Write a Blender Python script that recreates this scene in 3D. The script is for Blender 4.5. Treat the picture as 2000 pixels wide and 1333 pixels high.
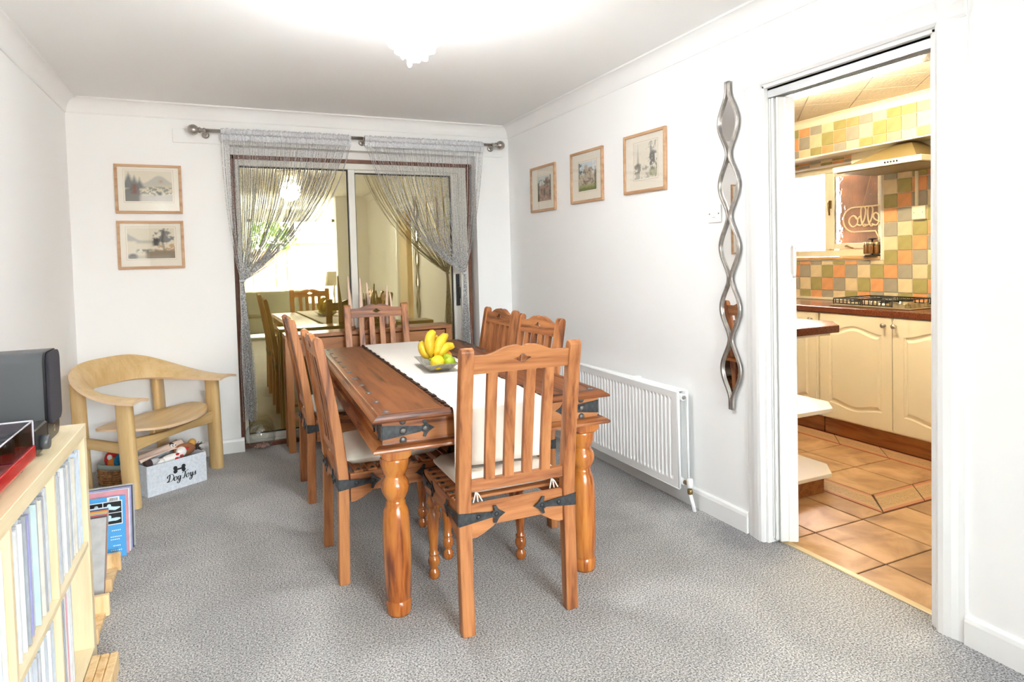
import bpy, bmesh, math, random
import numpy as np
from mathutils import Vector, Matrix

for o in list(bpy.data.objects): bpy.data.objects.remove(o)
C = bpy.context.scene.collection
scn = bpy.context.scene
PI = math.pi

# ------------------------------------------------------------------ camera
F, YAW, PITCH, ROLL, CAMH = 1268.19, 0.4372, 0.0367, -0.0251, 1.3053
fw = Vector((math.sin(YAW)*math.cos(PITCH), math.cos(YAW)*math.cos(PITCH), -math.sin(PITCH)))
r0 = Vector((math.cos(YAW), -math.sin(YAW), 0)); u0 = r0.cross(fw)
rt = r0*math.cos(ROLL) + u0*math.sin(ROLL); up = -r0*math.sin(ROLL) + u0*math.cos(ROLL)
cam = bpy.data.cameras.new('camera'); camo = bpy.data.objects.new('camera', cam); C.objects.link(camo)
cam.sensor_fit = 'HORIZONTAL'; cam.sensor_width = 36; cam.lens = F/2000*36
cam.shift_x = (1000-1030.14)/2000; cam.shift_y = -(666.5-553.42)/2000
cam.clip_start = .05; cam.clip_end = 100
M = Matrix((( rt.x, up.x, -fw.x, 0), (rt.y, up.y, -fw.y, 0), (rt.z, up.z, -fw.z, CAMH), (0, 0, 0, 1)))
camo.matrix_world = M
scn.camera = camo

# ------------------------------------------------------------------ world, exposure
scn.view_settings.view_transform = 'Standard'; scn.view_settings.look = 'None'
scn.view_settings.gamma = 1; scn.view_settings.use_curve_mapping = False
scn.view_settings.exposure = 0.70
w = bpy.data.worlds.new('sky'); scn.world = w; w.use_nodes = True
bg = w.node_tree.nodes['Background']; bg.inputs[0].default_value = (.86, .94, 1, 1); bg.inputs[1].default_value = 78.0
scn.cycles.max_bounces = 12; scn.cycles.diffuse_bounces = 8; scn.cycles.glossy_bounces = 6
scn.cycles.transmission_bounces = 8; scn.cycles.transparent_max_bounces = 16
scn.cycles.sample_clamp_indirect = 0; scn.cycles.caustics_refractive = False; scn.cycles.caustics_reflective = False
def portal(name, loc, rot, sx, sy):
    l = bpy.data.lights.new(name, 'AREA'); l.shape = 'RECTANGLE'; l.size = sx; l.size_y = sy
    l.cycles.is_portal = True
    o = bpy.data.objects.new(name, l); C.objects.link(o); o.location = loc; o.rotation_euler = rot
XL, XR, YB, H = -.869, 2.179, 4.978, 2.40       # left wall, right wall, back wall, ceiling
YF = -3.4                                       # front wall (behind the camera) with the big window
def bounce_fill(name, loc, power, col):
    l = bpy.data.lights.new(name, 'SPOT'); l.energy = power; l.color = col; l.spot_size = 1.75; l.spot_blend = .7; l.shadow_soft_size = .05
    o = bpy.data.objects.new(name, l); C.objects.link(o); o.location = loc; o.rotation_euler = (PI, 0, 0)
bounce_fill('added_bounce_fill', (.5, -1.2, 1.45), 60, (.95, .97, 1))   # unseen flash added behind the camera as fill, turned up at the ceiling
portal('daylight_portal', (1.265, YF-.05, 1.2), (PI/2, 0, 0), 1.7, 2.15)

# ------------------------------------------------------------------ materials
def mat(name):
    m = bpy.data.materials.new(name); m.use_nodes = True
    nt = m.node_tree; b = nt.nodes['Principled BSDF']
    return m, nt, b
def N(nt, t, **k):
    n = nt.nodes.new(t)
    for a, v in k.items(): setattr(n, a, v)
    return n
def plain(name, col, rough=.5, metal=0., noise=0., nscale=40., bump=0., bscale=200., coat=0., spec=None):
    m, nt, b = mat(name)
    b.inputs['Base Color'].default_value = (*col, 1); b.inputs['Roughness'].default_value = rough
    b.inputs['Metallic'].default_value = metal
    if coat: b.inputs['Coat Weight'].default_value = coat; b.inputs['Coat Roughness'].default_value = .1
    if spec is not None: b.inputs['Specular IOR Level'].default_value = spec
    tc = N(nt, 'ShaderNodeTexCoord')
    if noise:
        n = N(nt, 'ShaderNodeTexNoise'); n.inputs['Scale'].default_value = nscale; n.inputs['Detail'].default_value = 4
        r = N(nt, 'ShaderNodeValToRGB')
        a = [max(0, c*(1-noise)) for c in col]; z = [min(1, c*(1+noise)) for c in col]
        r.color_ramp.elements[0].color = (*a, 1); r.color_ramp.elements[1].color = (*z, 1)
        r.color_ramp.elements[0].position = .3; r.color_ramp.elements[1].position = .7
        nt.links.new(tc.outputs['Object'], n.inputs['Vector']); nt.links.new(n.outputs['Fac'], r.inputs[0])
        nt.links.new(r.outputs[0], b.inputs['Base Color'])
    if bump:
        n = N(nt, 'ShaderNodeTexNoise'); n.inputs['Scale'].default_value = bscale; n.inputs['Detail'].default_value = 3
        bp = N(nt, 'ShaderNodeBump'); bp.inputs['Strength'].default_value = bump; bp.inputs['Distance'].default_value = .004
        nt.links.new(tc.outputs['Object'], n.inputs['Vector']); nt.links.new(n.outputs['Fac'], bp.inputs['Height'])
        nt.links.new(bp.outputs[0], b.inputs['Normal'])
    return m
def wood(name, dark, mid, light, axis='z', scale=1., rough=.35, coat=.2, knots=.5, bands=9., spec=.5):
    m, nt, b = mat(name)
    tc = N(nt, 'ShaderNodeTexCoord'); oi = N(nt, 'ShaderNodeObjectInfo')
    ad = N(nt, 'ShaderNodeVectorMath', operation='MULTIPLY_ADD')
    cb = N(nt, 'ShaderNodeCombineXYZ')
    for i in range(3): nt.links.new(oi.outputs['Random'], cb.inputs[i])
    nt.links.new(cb.outputs[0], ad.inputs[0]); ad.inputs[1].default_value = (7.3, 11.1, 5.7); nt.links.new(tc.outputs['Object'], ad.inputs[2])
    mp = N(nt, 'ShaderNodeMapping'); s = [bands*scale]*3; s['xyz'.index(axis)] = bands*scale*.09
    mp.inputs['Scale'].default_value = s
    nt.links.new(ad.outputs[0], mp.inputs[0])
    n1 = N(nt, 'ShaderNodeTexNoise'); n1.inputs['Scale'].default_value = 1.6; n1.inputs['Detail'].default_value = 5; n1.inputs['Distortion'].default_value = knots*2.5
    n2 = N(nt, 'ShaderNodeTexNoise'); n2.inputs['Scale'].default_value = 9; n2.inputs['Detail'].default_value = 4; n2.inputs['Distortion'].default_value = .4
    nt.links.new(mp.outputs[0], n1.inputs[0]); nt.links.new(mp.outputs[0], n2.inputs[0])
    mx = N(nt, 'ShaderNodeMath', operation='MULTIPLY_ADD'); mx.inputs[1].default_value = .35
    nt.links.new(n2.outputs[0], mx.inputs[0]); nt.links.new(n1.outputs[0], mx.inputs[2])
    # object-to-object shade drift
    m2 = N(nt, 'ShaderNodeMath', operation='MULTIPLY_ADD'); m2.inputs[1].default_value = .12
    nt.links.new(oi.outputs['Random'], m2.inputs[0]); nt.links.new(mx.outputs[0], m2.inputs[2])
    r = N(nt, 'ShaderNodeValToRGB'); e = r.color_ramp.elements
    e[0].position = .56; e[0].color = (*dark, 1); e[1].position = .90; e[1].color = (*light, 1)
    x = e.new(.68); x.color = (*mid, 1); x = e.new(.78); x.color = (*[.5*(p+q) for p, q in zip(mid, light)], 1)
    nt.links.new(m2.outputs[0], r.inputs[0]); nt.links.new(r.outputs[0], b.inputs['Base Color'])
    b.inputs['Specular IOR Level'].default_value = spec
    b.inputs['Roughness'].default_value = rough; b.inputs['Coat Weight'].default_value = coat; b.inputs['Coat Roughness'].default_value = .15
    bp = N(nt, 'ShaderNodeBump'); bp.inputs['Strength'].default_value = .12; bp.inputs['Distance'].default_value = .002
    nt.links.new(n2.outputs[0], bp.inputs['Height']); nt.links.new(bp.outputs[0], b.inputs['Normal'])
    return m
def emit(name, col, s):
    m = bpy.data.materials.new(name); m.use_nodes = True; nt = m.node_tree; nt.nodes.clear()
    e = N(nt, 'ShaderNodeEmission'); e.inputs[0].default_value = (*col, 1); e.inputs[1].default_value = s
    o = N(nt, 'ShaderNodeOutputMaterial'); nt.links.new(e.outputs[0], o.inputs[0]); return m
def glassy(name, tint, refl, gtint=(1, 1, 1), rough=0.0, fres=False, bump=0, bscale=20, trough=None):
    """thin pane: transparent (or rough refraction-like) mixed with a mirror reflection"""
    m = bpy.data.materials.new(name); m.use_nodes = True; nt = m.node_tree; nt.nodes.clear()
    o = N(nt, 'ShaderNodeOutputMaterial'); mx = N(nt, 'ShaderNodeMixShader')
    t = N(nt, 'ShaderNodeBsdfTransparent'); t.inputs[0].default_value = (*tint, 1)
    g = N(nt, 'ShaderNodeBsdfGlossy'); g.inputs['Color'].default_value = (*gtint, 1); g.inputs['Roughness'].default_value = rough
    if fres:
        f = N(nt, 'ShaderNodeFresnel'); f.inputs[0].default_value = 1.5
        mu = N(nt, 'ShaderNodeMath', operation='MULTIPLY_ADD'); mu.inputs[1].default_value = 1; mu.inputs[2].default_value = refl
        ge = N(nt, 'ShaderNodeNewGeometry'); iv = N(nt, 'ShaderNodeMath', operation='SUBTRACT'); iv.inputs[0].default_value = 1
        nt.links.new(ge.outputs['Backfacing'], iv.inputs[1]); m3 = N(nt, 'ShaderNodeMath', operation='MULTIPLY')
        nt.links.new(f.outputs[0], mu.inputs[0]); nt.links.new(mu.outputs[0], m3.inputs[0]); nt.links.new(iv.outputs[0], m3.inputs[1]); nt.links.new(m3.outputs[0], mx.inputs[0])
    else: mx.inputs[0].default_value = refl
    nt.links.new(t.outputs[0], mx.inputs[1]); nt.links.new(g.outputs[0], mx.inputs[2]); nt.links.new(mx.outputs[0], o.inputs[0])
    return m

W = {}
W['wall'] = plain('white_wall_paint', (.895, .894, .892), .65, bump=.02, bscale=300)
W['ceil'] = plain('white_ceiling_paint', (.875, .87, .865), .8, bump=.03, bscale=200)
W['gloss'] = plain('white_gloss_paint', (.85, .85, .845), .25)
W['pvc'] = plain('white_plastic', (.84, .84, .83), .35)
W['kwall'] = plain('kitchen_wall_paint', (.82, .79, .72), .6)
W['cream'] = plain('cream_cabinet_lacquer', (.80, .74, .60), .35)
W['creamshelf'] = plain('cream_shelf_laminate', (.82, .78, .68), .4)
W['grout'] = plain('cream_tile_grout', (.80, .74, .60), .8)
W['t0'] = plain('terracotta_orange_glaze', (.72, .36, .17), .3, noise=.1, nscale=14)
W['t1'] = plain('stone_grey_glaze', (.38, .35, .29), .3, noise=.06, nscale=14)
W['t2'] = plain('cream_glaze', (.74, .62, .42), .3, noise=.06, nscale=14)
W['t3'] = plain('olive_glaze', (.38, .34, .14), .3, noise=.08, nscale=14)
W['brownfix'] = plain('brown_stained_timber', (.17, .06, .03), .4, noise=.25, nscale=30)
W['alu'] = plain('cream_white_aluminium_frame', (.74, .72, .66), .4)
W['rubber'] = plain('black_rubber_gasket', (.012, .012, .012), .6)
W['steel'] = plain('brushed_nickel', (.44, .41, .38), .32, 1., noise=.1, nscale=60)
W['pewter'] = plain('antique_pewter', (.42, .39, .36), .35, .85, noise=.25, nscale=25)
W['mirror'] = plain('mirror_silver', (.9, .9, .9), .01, 1.)
W['iron'] = plain('blackened_iron', (.055, .058, .062), .45, .6, noise=.4, nscale=60, bump=.15, bscale=90)
W['stud'] = plain('grey_stud_metal', (.13, .125, .12), .42, .6)
sh = ((.13, .036, .011), (.33, .112, .034), (.50, .205, .072))
for ax in 'xyz': W['chair_'+ax] = wood('sheesham_chair_'+ax, *sh, axis=ax, rough=.42, coat=.05)
sl = ((.15, .030, .005), (.38, .105, .017), (.54, .20, .036))
W['leg_z'] = wood('polished_sheesham_leg', *sl, axis='z', rough=.22, coat=.6, scale=1.0)
st = ((.040, .014, .008), (.16, .050, .017), (.25, .086, .028))
W['top_y'] = wood('sheesham_tabletop', *st, axis='y', rough=.45, coat=.0, scale=.8, spec=.25, knots=.7)
W['apron_x'] = wood('sheesham_apron_x', *sh, axis='x', rough=.3, coat=.3)
W['apron_y'] = wood('sheesham_apron_y', *sh, axis='y', rough=.6, coat=0, spec=.2)
so = ((.24, .085, .026), (.36, .14, .045), (.43, .185, .068))
for ax in 'xyz': W['side_'+ax] = wood('honey_oak_sideboard_'+ax, *so, axis=ax, rough=.4, coat=.1, knots=.2)
lt = ((.56, .365, .15), (.62, .415, .18), (.69, .485, .235))
for ax in 'xyz': W['light_'+ax] = wood('pale_oak_veneer_'+ax, *lt, axis=ax, rough=.38, coat=.15, knots=.15, scale=1.4)
W['plyedge'] = plain('pale_ply_edge', (.76, .55, .36), .45)
bi = ((.72, .58, .36), (.78, .65, .42), (.83, .71, .48))
for ax in 'xyz': W['birch_'+ax] = wood('birch_effect_'+ax, *bi, axis=ax, rough=.45, coat=.05, knots=.1, scale=1.5)
W['pine_y'] = wood('raw_pine', (.62, .36, .15), (.76, .52, .26), (.84, .63, .36), axis='z', rough=.6, coat=0, knots=.4, scale=1.6)
W['frameoak'] = wood('oak_frame', (.40, .22, .11), (.52, .30, .16), (.60, .38, .22), axis='x', rough=.45, coat=0, knots=.1, scale=2)
W['plinth'] = wood('brown_plinth', (.22, .07, .018), (.32, .115, .03), (.38, .15, .045), axis='y', rough=.4, coat=.1)
W['cushion'] = plain('cream_cotton', (.80, .75, .66), .85, bump=.15, bscale=350)
W['runner'] = plain('cream_ribbed_cotton', (.84, .79, .72), .9)
W['runneredge'] = plain('dark_brown_trim', (.05, .022, .012), .8)
W['mat'] = plain('cream_mount_board', (.82, .76, .65), .8)
W['matw'] = plain('ivory_mount_board', (.84, .80, .70), .8)
W['grey'] = plain('graphite_vinyl', (.085, .092, .10), .42)
W['grille'] = plain('dark_speaker_cloth', (.035, .032, .042), .9, bump=.3, bscale=700)
W['blackpl'] = plain('black_plastic', (.014, .014, .016), .3)
W['red'] = plain('red_gloss_lacquer', (.55, .012, .016), .15, coat=.5)
W['badge'] = plain('silver_badge', (.7, .6, .45), .3, .8)
W['felt'] = plain('pale_grey_felt', (.62, .66, .72), .95, noise=.12, nscale=60, bump=.2, bscale=250)
W['black'] = plain('black_print', (.012, .012, .014), .7)
W['wicker'] = plain('brown_water_hyacinth', (.40, .20, .08), .7, noise=.5, nscale=50)
W['sage'] = plain('sage_band_cloth', (.36, .42, .38), .9)
W['redplush'] = plain('red_plush', (.55, .025, .025), .95, bump=.3, bscale=300)
W['orangeplush'] = plain('orange_plush', (.68, .2, .03), .95, bump=.3, bscale=300)
W['whiteplush'] = plain('white_plush', (.85, .83, .80), .95, bump=.3, bscale=200)
W['blueplush'] = plain('blue_plush', (.01, .20, .42), .95, noise=.3, nscale=60, bump=.5, bscale=150)
W['brownplush'] = plain('tan_brown_suede', (.33, .13, .055), .9, bump=.2, bscale=300)
W['pinkcloth'] = plain('pale_pink_cloth', (.78, .60, .50), .95, bump=.3, bscale=60)
W['darkplush'] = plain('dark_brown_plush', (.07, .04, .035), .95, bump=.5, bscale=150)
W['mustard'] = plain('mustard_plush', (.60, .33, .08), .95, bump=.5, bscale=150)
W['greyplush'] = plain('grey_plush', (.48, .48, .5), .95)
W['candle'] = plain('blush_candle_wax', (.80, .58, .44), .5)
W['candlewood'] = plain('copper_brown_cup', (.35, .15, .07), .4)
W['banana'] = plain('banana_skin', (.74, .47, .02), .45, noise=.22, nscale=16)
W['bananaend'] = plain('banana_tip', (.20, .17, .03), .6)
W['lemon'] = plain('lemon_peel', (.85, .62, .02), .4, bump=.2, bscale=120)
W['lime'] = plain('lime_peel', (.35, .46, .02), .35, noise=.25, nscale=20, bump=.2, bscale=120)
W['orange'] = plain('orange_peel', (.80, .28, .01), .4, bump=.25, bscale=120)
W['bowl'] = plain('hammered_dark_metal', (.42, .40, .35), .32, .45, noise=.3, nscale=90, bump=.5, bscale=110)
W['string'] = plain('silver_lurex_string', (.60, .61, .64), .34, .35, noise=.75, nscale=120)
W['heading'] = plain('silver_voile_heading', (.62, .63, .66), .6, .15, noise=.2, nscale=120)
W['bead'] = None
W['radiator'] = plain('white_radiator_enamel', (.84, .84, .835), .3)
W['brass'] = plain('aged_brass', (.30, .21, .09), .45, .9)
W['granite'] = plain('red_granite_laminate', (.15, .042, .022), .16, noise=.75, nscale=260)
W['hobsteel'] = plain('hob_stainless', (.55, .48, .34), .3, .9)
W['hood'] = plain('champagne_hood_steel', (.24, .18, .075), .5, .15)
W['hoodlight'] = plain('cream_enamel', (.82, .77, .62), .4)
W['trackmetal'] = plain('grey_door_track', (.62, .63, .64), .35, .3)
W['jarlid'] = plain('steel_lid', (.5, .42, .28), .3, .9)
W['jar'] = plain('spice_jar', (.20, .09, .03), .2)
W['rope'] = plain('cream_led_rope', (.80, .68, .46), .5)
W['stringwire'] = plain('copper_wire', (.55, .33, .14), .5)
W['sky_lid'] = None
W['brick'] = plain('outside_brown_wall', (.14, .055, .02), .8, noise=.4, nscale=8)
W['fence'] = wood('outside_fence_board', (.16, .10, .06), (.20, .13, .08), (.24, .16, .10), axis='z', rough=.8, coat=0)
W['paving'] = plain('outside_paving', (.30, .29, .27), .9, noise=.15, nscale=6)
W['leaf'] = plain('outside_foliage', (.10, .18, .05), .8, noise=.5, nscale=20)
W['sofa'] = plain('sage_sofa_fabric', (.30, .31, .25), .95)
W['lampshade'] = plain('taupe_lampshade', (.30, .26, .2), .9)
W['wire'] = plain('black_cast_iron', (.012, .011, .010), .5)

# carpet -----------------------------------------------------------
m, nt, b = mat('grey_pile_carpet')
tc = N(nt, 'ShaderNodeTexCoord')
n1 = N(nt, 'ShaderNodeTexNoise'); n1.inputs['Scale'].default_value = 165; n1.inputs['Detail'].default_value = 2.5; n1.inputs['Roughness'].default_value = .75
n2 = N(nt, 'ShaderNodeTexNoise'); n2.inputs['Scale'].default_value = 2.2; n2.inputs['Detail'].default_value = 4; n2.inputs['Distortion'].default_value = 1.2
n3 = N(nt, 'ShaderNodeTexVoronoi'); n3.inputs['Scale'].default_value = 210
for n in (n1, n2, n3): nt.links.new(tc.outputs['Object'], n.inputs['Vector'])
r = N(nt, 'ShaderNodeValToRGB'); e = r.color_ramp.elements
e[0].position = .36; e[0].color = (.10, .10, .10, 1); e[1].position = .62; e[1].color = (.78, .77, .755, 1)
x = e.new(.49); x.color = (.41, .405, .40, 1)
nt.links.new(n1.outputs[0], r.inputs[0])
r2 = N(nt, 'ShaderNodeValToRGB'); e = r2.color_ramp.elements
e[0].position = .35; e[0].color = (.84, .83, .83, 1); e[1].position = .7; e[1].color = (1.06, 1.04, 1.02, 1)
nt.links.new(n2.outputs[0], r2.inputs[0])
mm = N(nt, 'ShaderNodeMix', data_type='RGBA', blend_type='MULTIPLY'); mm.inputs[0].default_value = 1
nt.links.new(r.outputs[0], mm.inputs[6]); nt.links.new(r2.outputs[0], mm.inputs[7])
# a yellowed spill, and grubby traffic marks along the kitchen threshold (wear that belongs to the carpet)
def spot(cx, cy, rad, col, prev, soft=.5):
    sb = N(nt, 'ShaderNodeVectorMath', operation='DISTANCE'); sb.inputs[1].default_value = (cx, cy, 0)
    nt.links.new(tc.outputs['Object'], sb.inputs[0])
    ad = N(nt, 'ShaderNodeMath', operation='MULTIPLY_ADD'); ad.inputs[1].default_value = rad*.8
    nn = N(nt, 'ShaderNodeTexNoise'); nn.inputs['Scale'].default_value = 14; nt.links.new(tc.outputs['Object'], nn.inputs[0])
    nt.links.new(nn.outputs[0], ad.inputs[0]); nt.links.new(sb.outputs['Value'], ad.inputs[2])
    mr = N(nt, 'ShaderNodeMapRange'); mr.inputs[1].default_value = rad*.4+rad*.4; mr.inputs[2].default_value = rad*1.4; mr.inputs[3].default_value = 1; mr.inputs[4].default_value = 0
    nt.links.new(ad.outputs[0], mr.inputs[0])
    mu = N(nt, 'ShaderNodeMath', operation='MULTIPLY'); mu.inputs[1].default_value = soft; nt.links.new(mr.outputs[0], mu.inputs[0])
    mi = N(nt, 'ShaderNodeMix', data_type='RGBA', blend_type='MULTIPLY'); nt.links.new(mu.outputs[0], mi.inputs[0])
    nt.links.new(prev, mi.inputs[6]); mi.inputs[7].default_value = (*col, 1)
    return mi.outputs[2]
c = mm.outputs[2]
c = spot(-.19, 2.23, .07, (1.0, .82, .45), c)
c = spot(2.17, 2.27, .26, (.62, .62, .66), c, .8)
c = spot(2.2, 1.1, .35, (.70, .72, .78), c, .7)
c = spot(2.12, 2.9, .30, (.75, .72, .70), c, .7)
nt.links.new(c, b.inputs['Base Color']); b.inputs['Roughness'].default_value = 1; b.inputs['Specular IOR Level'].default_value = .05
b.inputs['Sheen Weight'].default_value = .15
bp = N(nt, 'ShaderNodeBump'); bp.inputs['Strength'].default_value = .9; bp.inputs['Distance'].default_value = .008
nt.links.new(n1.outputs[0], bp.inputs['Height']); nt.links.new(bp.outputs[0], b.inputs['Normal'])
W['carpet'] = m
# kitchen floor tile ------------------------------------------------
m, nt, b = mat('sandstone_floor_tile'); tc = N(nt, 'ShaderNodeTexCoord'); oi = N(nt, 'ShaderNodeObjectInfo')
ad = N(nt, 'ShaderNodeVectorMath', operation='MULTIPLY_ADD'); ad.inputs[1].default_value = (9, 4, 7)
cb = N(nt, 'ShaderNodeCombineXYZ'); [nt.links.new(oi.outputs['Random'], cb.inputs[i]) for i in range(3)]
nt.links.new(cb.outputs[0], ad.inputs[0]); nt.links.new(tc.outputs['Object'], ad.inputs[2])
n1 = N(nt, 'ShaderNodeTexNoise'); n1.inputs['Scale'].default_value = 5; n1.inputs['Detail'].default_value = 8; n1.inputs['Distortion'].default_value = .8
nt.links.new(ad.outputs[0], n1.inputs[0])
r = N(nt, 'ShaderNodeValToRGB'); e = r.color_ramp.elements
e[0].position = .33; e[0].color = (.30, .17, .085, 1); e[1].position = .67; e[1].color = (.62, .40, .23, 1); x = e.new(.5); x.color = (.47, .285, .145, 1)
nt.links.new(n1.outputs[0], r.inputs[0]); nt.links.new(r.outputs[0], b.inputs['Base Color']); b.inputs['Roughness'].default_value = .32
W['ftile'] = m
# border tile: printed floral band (flat print)
m, nt, b = mat('floral_border_tile'); tc = N(nt, 'ShaderNodeTexCoord')
at = N(nt, 'ShaderNodeAttribute', attribute_name='band')
n1 = N(nt, 'ShaderNodeTexNoise'); n1.inputs['Scale'].default_value = 45; n1.inputs['Detail'].default_value = 2; n1.inputs['Distortion'].default_value = 3
nt.links.new(tc.outputs['Object'], n1.inputs[0])
r = N(nt, 'ShaderNodeValToRGB'); r.color_ramp.interpolation = 'CONSTANT'; e = r.color_ramp.elements
e[0].position = 0; e[0].color = (.52, .33, .18, 1); e[1].position = .52; e[1].color = (.13, .12, .12, 1); x = e.new(.56); x.color = (.38, .30, .07, 1); x = e.new(.61); x.color = (.50, .32, .17, 1)
nt.links.new(n1.outputs[0], r.inputs[0])
r2 = N(nt, 'ShaderNodeValToRGB'); r2.color_ramp.interpolation = 'CONSTANT'; e = r2.color_ramp.elements   # across the band
e[0].position = 0; e[0].color = (1, 1, 1, 1); e[1].position = .12; e[1].color = (0, 0, 0, 1)
for p, v in ((.24, .5), (.76, 0), (.88, 1)): x = e.new(p); x.color = (v, v, v, 1)
nt.links.new(at.outputs['Fac'], r2.inputs[0])
g1 = N(nt, 'ShaderNodeMath', operation='GREATER_THAN'); g1.inputs[1].default_value = .2; nt.links.new(r2.outputs[0], g1.inputs[0])
g2 = N(nt, 'ShaderNodeMath', operation='COMPARE'); g2.inputs[1].default_value = .5; g2.inputs[2].default_value = .1; nt.links.new(r2.outputs[0], g2.inputs[0])
m1 = N(nt, 'ShaderNodeMix', data_type='RGBA'); m1.inputs[6].default_value = (.52, .33, .17, 1); m1.inputs[7].default_value = (.48, .19, .12, 1); nt.links.new(g1.outputs[0], m1.inputs[0])
m2 = N(nt, 'ShaderNodeMix', data_type='RGBA'); nt.links.new(g2.outputs[0], m2.inputs[0]); nt.links.new(m1.outputs[2], m2.inputs[6]); nt.links.new(r.outputs[0], m2.inputs[7])
nt.links.new(m2.outputs[2], b.inputs['Base Color']); b.inputs['Roughness'].default_value = .32
W['border'] = m
# painted prints, colour stored on the sheet's vertices
m, nt, b = mat('printed_picture'); at = N(nt, 'ShaderNodeAttribute', attribute_name='ink')
nt.links.new(at.outputs['Color'], b.inputs['Base Color']); b.inputs['Roughness'].default_value = .8; W['print'] = m
W['pane'] = glassy('bronze_tinted_patio_glass', (.93, .89, .72), .33, (.95, .88, .66))
W['picglass'] = glassy('picture_glass', (1, 1, 1), .02, fres=True)
W['lid'] = glassy('smoked_clear_acrylic', (.80, .79, .82), .10, (.9, .88, .95), fres=True)
W['globe'] = glassy('thin_clear_glass', (.88, .90, .89), .09, fres=True)
W['winglass'] = glassy('clear_window_glass', (.95, .96, .95), .02, fres=True)
# rippled glass for the kitchen window
m = bpy.data.materials.new('rippled_obscure_glass'); m.use_nodes = True; nt = m.node_tree; nt.nodes.clear()
o_ = N(nt, 'ShaderNodeOutputMaterial'); mx = N(nt, 'ShaderNodeMixShader'); rf = N(nt, 'ShaderNodeBsdfRefraction'); gl_ = N(nt, 'ShaderNodeBsdfGlossy')
rf.inputs['IOR'].default_value = 1.10; rf.inputs['Roughness'].default_value = .01; gl_.inputs['Roughness'].default_value = .05; mx.inputs[0].default_value = .04
tc = N(nt, 'ShaderNodeTexCoord'); mp = N(nt, 'ShaderNodeMapping'); mp.inputs['Scale'].default_value = (1, 1, .4); nt.links.new(tc.outputs['Object'], mp.inputs[0])
n1 = N(nt, 'ShaderNodeTexNoise'); n1.inputs['Scale'].default_value = 26; n1.inputs['Detail'].default_value = 2; n1.inputs['Distortion'].default_value = 1.5; nt.links.new(mp.outputs[0], n1.inputs[0])
bp = N(nt, 'ShaderNodeBump'); bp.inputs['Strength'].default_value = .55; bp.inputs['Distance'].default_value = .02
nt.links.new(n1.outputs[0], bp.inputs['Height'])
for q_ in (rf, gl_): nt.links.new(bp.outputs[0], q_.inputs['Normal'])
nt.links.new(rf.outputs[0], mx.inputs[1]); nt.links.new(gl_.outputs[0], mx.inputs[2]); nt.links.new(mx.outputs[0], o_.inputs[0]); W['ripple'] = m
# cut-glass beads
m = bpy.data.materials.new('cut_glass_bead'); m.use_nodes = True; nt = m.node_tree; nt.nodes.clear()
o_ = N(nt, 'ShaderNodeOutputMaterial'); a1 = N(nt, 'ShaderNodeMixShader'); a2 = N(nt, 'ShaderNodeMixShader')
t_ = N(nt, 'ShaderNodeBsdfTransparent'); g_ = N(nt, 'ShaderNodeBsdfGlossy'); l_ = N(nt, 'ShaderNodeBsdfTranslucent')
g_.inputs['Roughness'].default_value = .12; l_.inputs[0].default_value = (.97, .96, .95, 1); t_.inputs[0].default_value = (.98, .97, .96, 1)
a1.inputs[0].default_value = .28; a2.inputs[0].default_value = .25
nt.links.new(t_.outputs[0], a1.inputs[1]); nt.links.new(l_.outputs[0], a1.inputs[2]); nt.links.new(a1.outputs[0], a2.inputs[1]); nt.links.new(g_.outputs[0], a2.inputs[2]); nt.links.new(a2.outputs[0], o_.inputs[0])
W['bead'] = m
W['bulb'] = emit('warm_bulb', (1, .86, .66), 25)
W['tube'] = emit('fluorescent_tube', (1, .87, .60), 128)

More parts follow.
